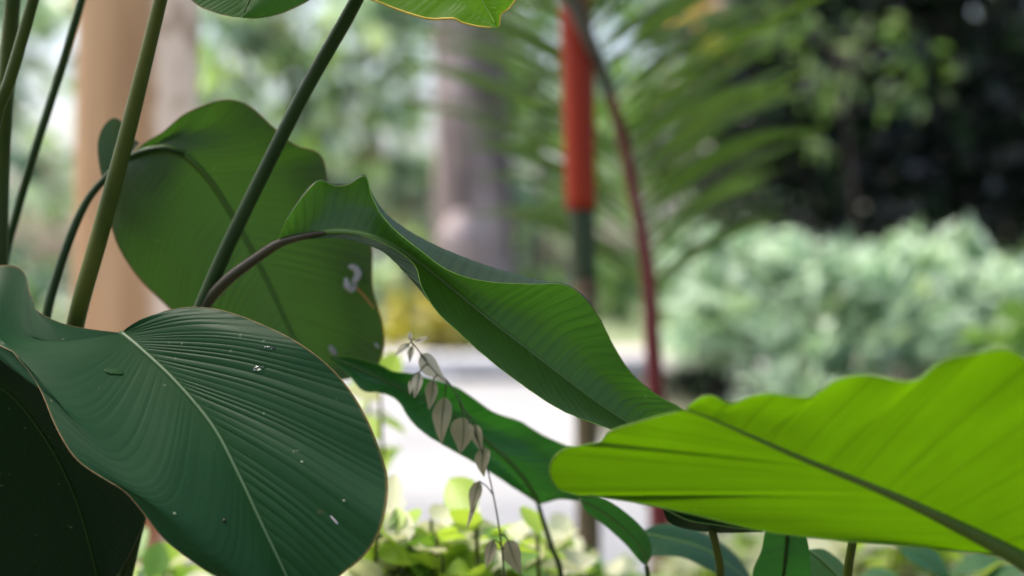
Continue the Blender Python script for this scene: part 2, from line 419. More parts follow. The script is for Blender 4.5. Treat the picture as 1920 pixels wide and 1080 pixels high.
M['bark_pale'] = solid_mat('smooth pale bark', [(.34, .21, .13), (.44, .28, .18), (.50, .35, .25)], scale=3.0, stretch=(1, 1, .18), rough=.75, bump=.3, dist=.004)
def peeling_bark(name, x0):
    m, nt, out = newmat(name)
    tc = N(nt, 'ShaderNodeTexCoord'); sp = N(nt, 'ShaderNodeSeparateXYZ'); nt.links.new(tc.outputs['Object'], sp.inputs[0])
    mp = N(nt, 'ShaderNodeMapping'); mp.inputs['Scale'].default_value = (1, 1, .2); nt.links.new(tc.outputs['Object'], mp.inputs[0])
    n1 = N(nt, 'ShaderNodeTexNoise', Scale=7.0, Detail=5.0); nt.links.new(mp.outputs[0], n1.inputs['Vector'])
    n2 = N(nt, 'ShaderNodeTexNoise', Scale=22.0, Detail=2.0); mp2 = N(nt, 'ShaderNodeMapping'); mp2.inputs['Scale'].default_value = (1, 1, .5)
    nt.links.new(tc.outputs['Object'], mp2.inputs[0]); nt.links.new(mp2.outputs[0], n2.inputs['Vector'])
    tan = ramp_n(nt, n1.outputs[0], [(.3, (.33, .185, .085)), (.5, (.48, .29, .145)), (.72, (.56, .37, .21))])
    pale = ramp_n(nt, n2.outputs[0], [(.34, (.46, .32, .22)), (.46, (.80, .62, .47)), (.8, (.84, .69, .55))])
    f = math_n(nt, 'ADD', math_n(nt, 'MULTIPLY', math_n(nt, 'SUBTRACT', sp.outputs[0], x0), 30.0), math_n(nt, 'MULTIPLY', math_n(nt, 'SUBTRACT', n1.outputs[0], .5), 4.0), clamp=True)
    pb = N(nt, 'ShaderNodeBsdfPrincipled', Roughness=.8); nt.links.new(mix_n(nt, f, tan, pale), pb.inputs['Base Color'])
    bm = N(nt, 'ShaderNodeBump', Strength=.3, Distance=.004); nt.links.new(n2.outputs[0], bm.inputs['Height']); nt.links.new(bm.outputs[0], pb.inputs['Normal'])
    nt.links.new(pb.outputs[0], out.inputs[0]); return m
M['bark_peel'] = peeling_bark('peeling pale bark', .025)
M['bark_grey'] = solid_mat('grey bark', [(.03, .024, .024), (.12, .095, .09), (.22, .18, .17), (.42, .36, .35)], scale=4.4, stretch=(1, 1, .22), rough=.85, bump=.6, dist=.015)
M['bark_dark'] = solid_mat('dark bark', [(.03, .028, .022), (.06, .05, .04)], scale=8, stretch=(1, 1, .3), rough=.85, bump=.5, dist=.01)
M['fol_pale'] = small_leaf_mat('pale blue green foliage', [(.20, .32, .26), (.04, .10, .07), (.34, .52, .10), (.58, .68, .64), (.07, .15, .11), (.44, .56, .52), (.20, .16, .10), (.12, .22, .18), (.5, .6, .58)], tf=.35, rough=.35)
M['fol_mid'] = small_leaf_mat('mid green foliage', [(.05, .11, .04), (.12, .25, .06), (.24, .42, .07), (.06, .14, .07), (.40, .46, .36), (.08, .18, .06)], tf=.4)
M['fol_dark'] = small_leaf_mat('dark foliage', [(.012, .022, .018), (.018, .036, .022), (.010, .016, .015), (.035, .07, .028), (.014, .022, .022), (.010, .018, .013), (.20, .20, .22), (.012, .02, .016), (.010, .016, .014), (.05, .10, .04), (.008, .013, .011)], tf=.10, rough=.3, trans_gain=1.2, spec=.2)  # pale grey stop paints lavender highlights into the colour of a few leaves
M['fol_silver'] = small_leaf_mat('silvery green foliage', [(.48, .62, .46), (.58, .70, .58), (.34, .48, .32), (.66, .76, .66), (.20, .32, .18), (.44, .54, .30)], tf=.5, rough=.6, trans_gain=1.15, spec=.3, tb=.95)
M['fol_yellow'] = small_leaf_mat('yellow green foliage', [(.50, .44, .05), (.42, .40, .06), (.58, .48, .10), (.26, .32, .05), (.55, .46, .30)], tf=.4)
M['fol_sap'] = small_leaf_mat('sapling foliage', [(.10, .18, .06), (.14, .24, .06), (.07, .15, .05), (.20, .26, .16)], tf=.35)
M['fol_lime'] = small_leaf_mat('lime foliage', [(.16, .30, .05), (.22, .36, .08), (.12, .26, .05)], tf=.45)

def branch_set(parent, base, top, r0, spread, n, mat, seed):
    r = random.Random(seed)
    for k in range(n):
        a = r.uniform(0, 6.28); f = r.uniform(.55, .95)
        s = base + (top - base) * f
        e = s + np.array((math.cos(a) * spread, math.sin(a) * spread, spread * r.uniform(.3, .9)))
        mdl = (s + e) / 2 + np.array((0, 0, spread * .12))
        tube('limb', [s, mdl, e], [r0 * .5, r0 * .3, r0 * .1], mat, parent, seg=7, n=12)

# smooth pale trunk on the left
d0 = 3.0
b0 = P(255, 540 + FPX * CAMZ / d0, d0)
pt = empty('smooth_bark_tree', (b0[0], d0, 0), 'smooth peach-brown tree trunk standing behind the upright stems at left', 'tree')
trunk_path = [P(250, 1040, d0), P(252, 800, d0), P(258, 500, d0), P(256, 200, d0), P(262, -150, d0), P(275, -900, d0), P(270, -1600, d0)]
px_tube('trunk', trunk_path and [(250, 1035, d0), (252, 800, d0), (256, 500, d0), (256, 200, d0), (262, -150, d0), (275, -900, d0), (270, -1700, d0)],
        [285, 250, 240, 244, 248, 235, 200], M['bark_peel'], pt, seg=40, n=60, noise=.015, flat=.2)
top = P(270, -1700, d0)
branch_set(pt, P(275, -900, d0), top, .10, .9, 6, M['bark_pale'], 3)
crown_mesh(pt, 'crown', [(top + np.array((dx, dy, dz)), (.8, .8, .5)) for dx, dy, dz in ((0, 0, .5), (.8, .3, .3), (-.8, .2, .2), (.1, .9, .4))], 2600, .16, .07, M['fol_mid'], 5)

# grey trunk in the middle distance
d1 = 9.6
gb = P(885, 540 + FPX * CAMZ / d1, d1)
gt = empty('grey_bark_tree', (gb[0], d1, 0), 'grey-brown tree trunk with a pale bulge, blurred behind the arching leaf', 'tree')
px_tube('trunk', [(880, 697, d1), (884, 620, d1), (888, 440, d1), (886, 250, d1), (880, 60, d1), (872, -300, d1), (868, -700, d1)], [185, 160, 142, 136, 134, 128, 100], M['bark_grey'], gt, seg=28, n=60, noise=.05)
px_tube('burl', [(862, 505, d1 - .2), (868, 440, d1 - .22), (872, 392, d1 - .17)], [60, 96, 40], solid_mat('pale burl', [(.26, .21, .21), (.36, .30, .30)], scale=8), gt, seg=14, n=16, label='pale pinkish bulge on the trunk')
gtop = P(868, -700, d1)
branch_set(gt, P(880, -200, d1), gtop, .14, 1.0, 6, M['bark_grey'], 4)
crown_mesh(gt, 'crown', [(gtop + np.array((dx, dy, dz)), (1.0, 1.0, .6)) for dx, dy, dz in ((0, 0, .3), (.9, .4, .1), (-.9, .3, .1), (.1, 1.0, .3))], 2600, .18, .08, M['fol_mid'], 6)

def tree(name, label, cat, px, d, h, blobs, n, L, Wd, mat, seed, trunk_r=.06, bark='bark_dark', group=None, **k):
    x = P(px, 0, d)[0]
    t = empty(name, (x, d, 0), label, cat, group)
    tube('trunk', [np.array((x, d, -.02)), np.array((x + .03, d, h * .5)), np.array((x - .02, d + .05, h))], [trunk_r, trunk_r * .8, trunk_r * .4], M[bark], t, seg=10, n=16)
    branch_set(t, np.array((x, d, h * .3)), np.array((x, d, h)), trunk_r * .8, h * .3, 5, M[bark], seed)
    crown_mesh(t, 'crown', blobs, n, L, Wd, M[mat], seed, **k)
    return t

def B(px, py, d, rx, ry, rz):
    return (P(px, py, d), (rx, ry, rz))

G1 = 'blurred trees at the back of the garden'
tree('background_tree', 'pale blue-green tree behind the stems at the far left edge', 'tree', -60, 10.5, 2.2,
     [B(-60, 80, 10.5, .7, .5, .6), B(60, 330, 10.2, .4, .4, .4), B(-80, 520, 10.5, .6, .4, .4), B(90, 20, 10.4, .4, .3, .3), B(40, 560, 10, .4, .3, .25)], 230, .36, .19, 'fol_pale', 21, group=G1)
tree('background_tree', 'pale green tree between the smooth trunk and the grey trunk', 'tree', 560, 11.0, 2.5,
     [B(450, 60, 11.0, .5, .5, .5), B(640, 200, 11.2, .6, .5, .5), B(540, 330, 10.8, .5, .5, .4), B(760, 380, 11.0, .3, .4, .6), B(720, 40, 11.0, .6, .5, .4), B(430, 250, 10.9, .35, .4, .3)], 360, .38, .20, 'fol_pale', 22, group=G1)
tree('background_tree', 'small light green tree behind the red palm stem', 'tree', 1010, 11.5, 2.3,
     [B(990, 180, 11.5, .45, .4, .6), B(1060, 400, 11.3, .35, .4, .4), B(1200, 250, 11.4, .6, .5, .6), B(960, 40, 11.5, .4, .3, .4)], 240, .34, .17, 'fol_mid', 23, group=G1)
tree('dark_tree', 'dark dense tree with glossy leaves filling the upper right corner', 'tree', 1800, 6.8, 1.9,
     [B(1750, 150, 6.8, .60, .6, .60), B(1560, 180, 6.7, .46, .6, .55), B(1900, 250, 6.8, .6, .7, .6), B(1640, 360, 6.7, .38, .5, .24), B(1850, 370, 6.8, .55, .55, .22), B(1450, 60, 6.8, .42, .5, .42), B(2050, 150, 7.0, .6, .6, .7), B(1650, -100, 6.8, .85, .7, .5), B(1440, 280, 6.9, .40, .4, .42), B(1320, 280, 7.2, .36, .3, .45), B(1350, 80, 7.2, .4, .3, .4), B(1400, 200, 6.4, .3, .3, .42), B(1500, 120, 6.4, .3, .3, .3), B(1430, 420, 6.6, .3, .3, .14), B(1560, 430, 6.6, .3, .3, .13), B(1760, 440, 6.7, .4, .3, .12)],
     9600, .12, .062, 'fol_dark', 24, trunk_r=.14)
tree('leafy_sapling', 'light green sapling in front of the dark tree, upper right', 'tree', 1590, 5.6, 1.5,
     [B(1570, 150, 5.6, .16, .15, .15), B(1650, 60, 5.6, .16, .12, .10), B(1540, 190, 5.6, .09, .1, .07), B(1665, 205, 5.6, .07, .1, .06), B(1480, 60, 5.5, .16, .2, .12), B(1530, 270, 5.6, .1, .2, .1), B(1720, 150, 5.6, .2, .2, .2)], 110, .085, .045, 'fol_sap', 25, trunk_r=.012)

M['fol_orange'] = small_leaf_mat('orange old foliage', [(.55, .26, .12), (.5, .34, .08), (.36, .36, .05)], tf=.4)
tree('orange_leaved_sprig', 'sprig with fading orange leaves at the top, right of the palm stem', 'tree', 1300, 5.4, 1.35,
     [B(1300, 35, 5.4, .12, .1, .06), B(1340, 80, 5.4, .08, .1, .05)], 22, .12, .06, 'fol_orange', 26, trunk_r=.01)

G2 = 'silvery green shrubs in the right background'
for i, (px, d, bl, lab) in enumerate([
    (1360, 4.7, [B(1330, 560, 4.7, .16, .3, .14), B(1420, 500, 4.8, .16, .3, .12), B(1300, 640, 4.6, .14, .25, .09), B(1400, 620, 4.6, .2, .3, .14)], 'silvery green shrub beside the red stem, nearest it of the shrubs'),
    (1560, 4.6, [B(1540, 520, 4.6, .22, .3, .14), B(1620, 560, 4.6, .2, .3, .16), B(1540, 640, 4.5, .25, .3, .13), B(1700, 620, 4.5, .2, .3, .16)], 'silvery green shrub in the middle of the pale shrubs below the dark tree'),
    (1800, 4.7, [B(1740, 530, 4.7, .22, .3, .13), B(1840, 560, 4.7, .22, .3, .16), B(1920, 560, 4.7, .25, .3, .14), B(1850, 660, 4.6, .3, .3, .16)], 'silvery green shrub at the right edge of the pale shrubs')]):
    bl = bl + [B(px + random.uniform(-110, 110), random.uniform(455, 505), d, .045, .06, .075) for _ in range(7)]
    tree('pale_shrub', lab, 'shrub', px, d, .45, bl, 800, .115, .052, 'fol_silver', 30 + i, trunk_r=.02, group=G2, droop=-.1)
tree('pale_shrub', 'silvery shrub low behind the backlit leaf at lower right', 'shrub', 1700, 4.2, .3,
     [B(1500, 760, 4.3, .2, .2, .14), B(1680, 800, 4.2, .25, .2, .12), B(1850, 780, 4.2, .25, .2, .15)], 900, .085, .03, 'fol_silver', 36, trunk_r=.015, group=G2, droop=-.3)
tree('lime_shrub', 'small lime green bush at the right edge above the backlit leaf', 'shrub', 1850, 3.6, .38,
     [B(1860, 640, 3.6, .10, .1, .06), B(1920, 610, 3.6, .08, .1, .06)], 60, .07, .04, 'fol_lime', 37, trunk_r=.01)
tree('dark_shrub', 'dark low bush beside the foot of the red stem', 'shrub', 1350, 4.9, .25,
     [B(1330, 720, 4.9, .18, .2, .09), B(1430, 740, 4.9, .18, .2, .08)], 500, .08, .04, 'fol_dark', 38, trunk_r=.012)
tree('yellow_shrub', 'yellow-green leafy plant just behind the low white wall', 'shrub', 790, 9.3, .5,
     [B(770, 585, 9.3, .34, .25, .05), B(850, 625, 9.3, .30, .2, .05), B(740, 632, 9.2, .2, .2, .04)], 70, .46, .075, 'fol_yellow', 39, trunk_r=.012)
tree('green_shrub', 'mid green bush behind the white wall near the red palm', 'shrub', 1050, 9.6, .8,
     [B(1000, 560, 9.6, .32, .3, .18), B(1150, 540, 9.6, .38, .3, .25), B(1290, 560, 9.8, .35, .3, .25)], 260, .2, .1, 'fol_mid', 40, trunk_r=.02)
tree('green_shrub', 'bluish green bush behind the white wall left of the grey trunk', 'shrub', 480, 9.4, .8,
     [B(420, 470, 9.4, .4, .3, .3), B(620, 520, 9.5, .5, .3, .25), B(770, 500, 9.6, .3, .3, .25)], 220, .24, .12, 'fol_pale', 41, trunk_r=.02)

fw = crown_mesh(None, 'far_wood', [(np.array((x, 24 + 3 * math.sin(x), z)), (2.3, 1.5, 1.0)) for x in range(-15, 18, 3) for z in (.6, 2.2, 3.8, 5.4, 7.0)] , 5200, .68, .36, M['fol_pale'], 50)
tag(fw, 'hazy mass of far green trees behind the garden', 'trees', kind='stuff')

# ================================================================== red palm
M['red'] = solid_mat('orange red crownshaft', [(.22, .016, .006), (.29, .030, .007), (.20, .014, .006)], scale=5, stretch=(3, 3, .15), spec=.2, rough=.45, bump=.1, dist=.002)
M['cane_green'] = solid_mat('dark green cane', [(.014, .030, .010), (.026, .044, .014)], scale=6, stretch=(1, 1, .3), rough=.4, bump=.1, dist=.002)
M['cane_brown'] = solid_mat('brown cane', [(.045, .038, .014), (.085, .062, .022), (.055, .05, .018)], scale=6, stretch=(1, 1, .3), rough=.5, bump=.15, dist=.003)
M['ring'] = solid_mat('cane ring', [(.085, .055, .028), (.12, .08, .04)], scale=20, rough=.7)
M['dark_red'] = solid_mat('dark red petiole', [(.085, .007, .009), (.14, .012, .014), (.07, .012, .012)], scale=8, stretch=(1, 1, .2), rough=.4, bump=.1, dist=.002)
M['rachis'] = solid_mat('olive rachis', [(.06, .06, .045), (.08, .075, .055)], scale=10, rough=.5)
M['frond'] = leaf_mat('palm leaflet', (.060, .100, .030), (.16, .29, .024), tf=.52, rough=.6, ribs=1, stripe=.1, spec=.3)
dp = 2.42
pb_ = P(1104, 540 + FPX * CAMZ / dp, dp)
palm = empty('red_stemmed_palm', (pb_[0], dp, 0), 'slender palm with an orange-red upper stem over a green and brown cane', 'palm')
px_tube('crownshaft', [(1089, 394, dp), (1087, 300, dp), (1084, 150, dp), (1080, 0, dp), (1077, -250, dp), (1076, -420, dp)], [58, 60, 62, 62, 58, 30], M['red'], palm, seg=24, n=40)
px_tube('cane', [(1095, 524, dp), (1093, 460, dp), (1090, 390, dp)], [46, 48, 50], M['cane_green'], palm, seg=20, n=12, label='dark green cane below the red stem')
px_tube('node_ring', [(1098, 550, dp), (1098, 536, dp), (1098, 522, dp)], [45, 48, 45], M['ring'], palm, seg=20, n=8)
px_tube('cane', [(1104, 1106, dp), (1103, 980, dp), (1101, 800, dp), (1099, 660, dp), (1098, 548, dp)], [48, 46, 46, 46, 44], M['cane_brown'], palm, seg=20, n=20, label='brown lower cane')
for yy in (705, 862, 1000):
    px_tube('node_ring', [(1101, yy + 9, dp), (1101, yy, dp), (1101, yy - 9, dp)], [46, 50, 46], M['ring'], palm, seg=20, n=8)

def leaflet(parent, a, b, w, sag, mat, seed, name='leaflet', twist=.35):
    """pointed strip folded along its centre, from base a to tip b"""
    a, b = np.array(a), np.array(b); n = 12
    r = random.Random(seed)
    t = np.linspace(0, 1, n)[:, None]
    c = a * (1 - t) + b * t + np.array((0, 0, 1)) * sag * (4 * t * (1 - t)) - np.array((0, 0, 1)) * sag * .8 * t ** 2
    ax = (b - a) / np.linalg.norm(b - a)
    s = np.cross(ax, np.array((0, 1.0, .2 + r.uniform(-.3, .3)))); s /= np.linalg.norm(s)
    nn = np.cross(s, ax); s = s * math.cos(twist) + nn * math.sin(twist)
    nn = np.cross(s, ax)
    prof = (np.sin(np.pi * np.clip(t, 0, 1) ** .85) ** .9 * .92 + .08 * (1 - t)) * w / 2
    L = c + s * prof + nn * prof * .35; Rr = c - s * prof + nn * prof * .35
    V = np.stack([L, c, Rr], 1).reshape(-1, 3)
    F = [(i * 3 + k, (i + 1) * 3 + k, (i + 1) * 3 + k + 1, i * 3 + k + 1) for i in range(n - 1) for k in range(2)]
    uv = [(k / 2 - .5, i / n) for i in range(n) for k in range(3)]
    return obj(name, V, F, M[mat], parent, uv=uv)

# young frond on a dark red stalk, passing in front of the red stem
df = 2.5
frb = P(1240, 540 + FPX * CAMZ / df, df)
fr = empty('young_palm_frond', (frb[0], df, 0), 'tall young palm frond on a dark red stalk to the right of the red stem', 'palm')
px_tube('stalk', [(1243, 1138, df), (1238, 1000, df), (1232, 800, df), (1222, 620, df), (1214, 500, df), (1196, 400, df), (1176, 300, df), (1160, 230, df - .03), (1142, 172, df - .06)], [46, 44, 40, 36, 32, 28, 24, 23, 22], M['dark_red'], fr, seg=18, n=40, label='dark red stalk')
px_tube('rachis', [(1143, 176, df - .058), (1128, 130, df - .08), (1095, 50, df - .13), (1058, -30, df - .18), (1000, -160, df - .24), (930, -290, df - .3)], [22, 26, 28, 26, 18, 8], M['rachis'], fr, seg=14, n=40)
rach = px_line([(1222, 600, df), (1214, 500, df), (1196, 400, df), (1176, 300, df), (1160, 230, df - .03), (1128, 130, df - .08), (1095, 50, df - .13), (1058, -30, df - .18), (1000, -160, df - .24)])
sd_ = 100
for k, t in enumerate(np.linspace(.06, .99, 44)):
    a = at_t(rach, np.array([t]))[0]
    f = max(0, (t - .06) / .93)
    ln = .28 + .22 * math.sin(math.pi * min(1, f * 1.1)) + random.uniform(-.09, .07)
    # right-hand leaflets rise to the upper right
    ang = R(26 + 14 * f + random.uniform(-9, 9))
    tip = a + ln * np.array((math.cos(ang), random.uniform(-.3, 1.4), math.sin(ang)))
    leaflet(fr, a, tip, .020 + random.uniform(-.006, .007), random.uniform(.015, .05), 'frond', sd_ + k, twist=random.uniform(-.3, 1.2))
    # left-hand leaflets rise to the upper left
    ang = R(28 + 14 * f + random.uniform(-9, 9))
    tip = a + ln * 1.05 * np.array((-math.cos(ang), random.uniform(.4, 1.5), math.sin(ang)))
    leaflet(fr, a, tip, .016 + random.uniform(-.005, .006), .03, 'frond', sd_ + 60 + k, twist=random.uniform(.3, 1.3))

# ================================================================== broad-leaved clump (the subject)
clump = empty('broadleaf_plant', tuple(P(90, 1800, 1.17) * np.array((1, 1, 0))), 'large broad-leaved plant with tall green stems and big ribbed leaves at left', 'plant')
BASE = P(90, 1830, 1.17)
def base_pt(dx=0, dy=0): return (90 + dx, 1830, 1.17 + dy)

# front leaf
front_leaf = blade(clump,
      [(228, 624, 1.10), (262, 652, 1.085), (330, 716, 1.06), (400, 800, 1.035), (448, 890, 1.015), (490, 980, 1.0), (528, 1060, .99), (560, 1130, .985)],
      [dict(lines=[[(228, 624, 1.1000), (262, 604, 1.0964), (310, 584, 1.0913), (372, 578, 1.0851), (450, 592, 1.0681), (540, 632, 1.0467), (622, 692, 1.0278), (680, 770, 1.0114), (714, 850, 0.9960), (727, 915, 0.9860), (716, 985, 0.9710), (684, 1040, 0.9717), (640, 1078, 0.9769), (600, 1110, 0.9802), (560, 1130, 0.9850)]],
            bulge=(.002, -.006, .006), sweep=.26, waves=[(.0012, 5, .4, 3)]),
       dict(lines=[[(228, 624, 1.1000), (205, 640, 1.0900), (160, 652, 1.0785), (100, 645, 1.0744), (45, 628, 1.0750), (15, 634, 1.0650), (40, 668, 1.0464), (110, 735, 1.0256), (175, 800, 1.0079), (240, 865, 0.9932), (305, 925, 0.9807), (370, 985, 0.9740), (440, 1055, 0.9707), (500, 1105, 0.9718), (560, 1130, 0.9850)],
                   [(228, 624, 1.1000), (180, 619, 1.0950), (130, 611, 1.0900), (85, 594, 1.0900), (60, 565, 1.1000), (43, 508, 1.1200), (0, 497, 1.1200), (-70, 520, 1.1100), (-110, 580, 1.0800), (-60, 622, 1.0500), (0, 648, 1.0390), (32, 668, 1.0314), (72, 724, 1.0197), (108, 806, 1.0025), (150, 868, 0.9901), (222, 912, 0.9803), (262, 955, 0.9770), (305, 1006, 0.9757), (350, 1042, 0.9743), (400, 1078, 0.9735), (480, 1118, 0.9785), (560, 1130, 0.9850)]],
            vs=[.5, 1.0], sweep=.33, amp=.2, waves=[(.0015, 4, 1.1, 3)])],
      'front', ribs=33, amp=.00075, NU=320, NV=22, rib_w=(10, 9, 8, 7), rib_mat='midrib', margin_w=1.7, label='front leaf with dark teal-green ribbed upper face and pale midrib')
px_tube('petiole', [(228, 627, 1.102), (200, 680, 1.13), (170, 900, 1.2), (120, 1300, 1.22), base_pt(8)], [15, 19, 24, 30, 34], M['petiole_dark'], clump)

# dark leaf below it
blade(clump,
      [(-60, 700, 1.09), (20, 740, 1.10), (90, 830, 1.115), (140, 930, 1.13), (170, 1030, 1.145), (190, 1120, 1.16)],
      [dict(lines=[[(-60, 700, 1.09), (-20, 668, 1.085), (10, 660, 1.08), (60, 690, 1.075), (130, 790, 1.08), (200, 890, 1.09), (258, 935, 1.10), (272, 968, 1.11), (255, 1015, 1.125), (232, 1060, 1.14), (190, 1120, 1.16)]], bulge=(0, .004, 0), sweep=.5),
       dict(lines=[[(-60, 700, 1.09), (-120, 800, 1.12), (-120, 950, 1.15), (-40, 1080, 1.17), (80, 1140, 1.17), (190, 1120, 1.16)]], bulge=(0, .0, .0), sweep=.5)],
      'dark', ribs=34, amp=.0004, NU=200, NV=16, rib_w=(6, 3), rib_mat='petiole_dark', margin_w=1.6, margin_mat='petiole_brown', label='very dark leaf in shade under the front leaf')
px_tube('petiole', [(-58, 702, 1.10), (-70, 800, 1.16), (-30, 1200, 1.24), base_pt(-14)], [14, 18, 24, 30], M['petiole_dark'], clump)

# big leaf behind
back_leaf = blade(clump,
      [(236, 300, 1.22), (270, 284, 1.215), (312, 279, 1.215), (350, 294, 1.22), (392, 336, 1.235), (430, 395, 1.25), (468, 462, 1.26), (505, 535, 1.27), (545, 620, 1.28), (600, 716, 1.29)],
      [dict(lines=[[(236, 300, 1.22), (262, 274, 1.225), (300, 248, 1.22), (345, 214, 1.21), (395, 197, 1.20), (440, 191, 1.20), (478, 204, 1.20), (515, 236, 1.20), (555, 276, 1.205), (598, 296, 1.21), (615, 340, 1.215), (650, 405, 1.225), (690, 458, 1.235), (703, 545, 1.25), (714, 615, 1.26), (717, 668, 1.275), (690, 700, 1.285), (600, 716, 1.29)]],
            bulge=(.01, .018, .0), sweep=.6, waves=[(.003, 5, 0, 3)]),
       dict(lines=[[(236, 300, 1.22), (217, 330, 1.225), (206, 375, 1.23), (208, 415, 1.235), (224, 465, 1.24), (262, 522, 1.25), (312, 572, 1.26), (380, 640, 1.27), (470, 705, 1.28), (600, 716, 1.29)]],
            bulge=(-.006, -.016, .004), sweep=.66)],
      'back', ribs=42, amp=.0005, NU=220, NV=18, rib_w=(13, 12, 9, 5), rib_mat='midrib_green', margin_w=2.6, label='large dull green leaf seen from below, behind the stems')
# its turned-up base lobe
lob = [(262, 268), (246, 256), (228, 228), (210, 222), (192, 240), (183, 270), (186, 310), (196, 345), (212, 340), (232, 306)]
lv = [P(x, y, 1.235 + .006 * math.sin(i)) for i, (x, y) in enumerate(lob)]
ring = catmull(lv + [lv[0]], 6); cen = ring.mean(0) + np.array((0, .012, 0))
LV = np.vstack([[cen], ring * .55 + cen * .45 + np.array((0, .004, 0)), ring]); k = len(ring)
LF = [(0, 1 + i, 1 + (i + 1) % k) for i in range(k - 1)] + [(1 + i, 1 + k + i, 1 + k + i + 1, 2 + i) for i in range(k - 1)]
M['lobe'] = leaf_mat('grey green lobe', (.085, .105, .075), (.03, .07, .02), tf=.25, rough=.5, ribs=6, stripe=.1, spec=.3)
obj('leaf_lobe', LV, LF, M['lobe'], clump, uv=[(.2 + .01 * i, .5) for i in range(len(LV))], label='grey-green turned-up lobe at the base of the large dull leaf')
px_tube('petiole', [(70, 1100, 1.19), (76, 720, 1.2), (86, 600, 1.205), (120, 478, 1.21), (160, 382, 1.215), (200, 332, 1.218), (238, 298, 1.216), (272, 283, 1.209), (312, 278, 1.209), (346, 290, 1.213)], [26, 20, 18, 17, 17, 17, 17, 15, 13, 8], M['petiole_dark'], clump, label='thin dark stalk arching up to the large dull leaf')
px_tube('petiole', [(70, 1100, 1.19), (80, 1500, 1.19), base_pt(-4)], [26, 30, 32], M['petiole_dark'], clump)

# arching leaf
arch_mid = [(520, 458, 1.12), (552, 447, 1.115), (590, 438, 1.11), (640, 434, 1.105), (690, 442, 1.10), (735, 460, 1.10), (780, 488, 1.10), (840, 535, 1.10), (900, 585, 1.10), (970, 640, 1.10), (1050, 702, 1.10), (1130, 762, 1.10), (1200, 805, 1.10), (1270, 830, 1.10)]
crest = [(520, 458, 1.1200), (530, 425, 1.1100), (548, 392, 1.1028), (575, 355, 1.1023), (598, 338, 1.1053), (625, 342, 1.1130), (655, 341, 1.1080), (684, 326, 1.1030), (698, 362, 1.0980), (722, 398, 1.0930), (760, 428, 1.0880), (810, 456, 1.0830), (870, 482, 1.0780), (940, 506, 1.0780), (1010, 524, 1.0780), (1058, 532, 1.0780), (1094, 556, 1.0830), (1124, 598, 1.0880), (1152, 652, 1.0926), (1188, 704, 1.0909), (1235, 742, 1.0921), (1280, 768, 1.0887), (1300, 800, 1.0900), (1270, 830, 1.1056)]
lip = [(520, 458, 1.1200), (531, 426, 1.1090), (550, 394, 1.1015), (578, 357, 1.1003), (601, 338, 1.1034), (626, 349, 1.1070), (652, 347, 1.1030), (685, 330, 1.0980), (696, 366, 1.0910), (716, 404, 1.0840), (748, 438, 1.0740), (786, 468, 1.0650), (842, 508, 1.0580), (912, 528, 1.0580), (1000, 533, 1.0660), (1056, 534, 1.0750), (1093, 557, 1.0820), (1124, 599, 1.0880), (1152, 653, 1.0926), (1188, 705, 1.0909), (1235, 743, 1.0921), (1280, 769, 1.0887), (1300, 801, 1.0900), (1270, 830, 1.1056)]
def midway(a, b, f, dd):
    ca, cb = at_t(px_line(a), np.linspace(0, 1, 14)), at_t(px_line(b), np.linspace(0, 1, 14))
    w = np.sin(np.pi * np.linspace(0, 1, 14))[:, None]
    pts = ca * (1 - f) + cb * f + w * np.array(dd)
    return [((p[0] / p[1]) * FPX + 960, 540 - (p[2] - CAMZ) / p[1] * FPX, p[1]) for p in pts]
blade(clump, arch_mid,
      [dict(lines=[midway(arch_mid, crest, .5, (0, .012, 0)), crest, lip], vs=[.45, .92, 1.0], sweep=.8, amp=.7),
       dict(lines=[[(520, 458, 1.12), (552, 449, 1.114), (600, 441, 1.108), (650, 438, 1.102), (700, 448, 1.095), (745, 470, 1.085), (778, 498, 1.075), (792, 540, 1.065), (820, 585, 1.06), (862, 625, 1.055), (910, 668, 1.05), (970, 715, 1.045), (1040, 762, 1.045), (1090, 785, 1.05), (1135, 801, 1.055), (1200, 822, 1.07), (1270, 830, 1.10)]], bulge=(0, -.004, -.004), sweep=.7, amp=1.3)],
      'arch', ribs=46, amp=.0006, NU=300, NV=24, rib_w=(14, 13, 11, 8, 6, 4), rib_mat='midrib_green', margin_w=1.3, margin_mat='margin_green', label='arching mid-green leaf seen from below with a curled upper edge')
px_tube('petiole', [(378, 590, 1.14), (392, 562, 1.138), (430, 522, 1.13), (478, 486, 1.125), (522, 457, 1.12), (560, 445, 1.111), (600, 437, 1.107), (640, 434, 1.105)], [24, 24, 23, 21, 19, 15, 11, 4], M['petiole_brown'], clump, label='brown stalk of the arching leaf')
px_tube('petiole', [(378, 585, 1.14), (340, 700, 1.15), (230, 1100, 1.17), base_pt(16)], [26, 30, 34, 36], M['petiole_dark'], clump)

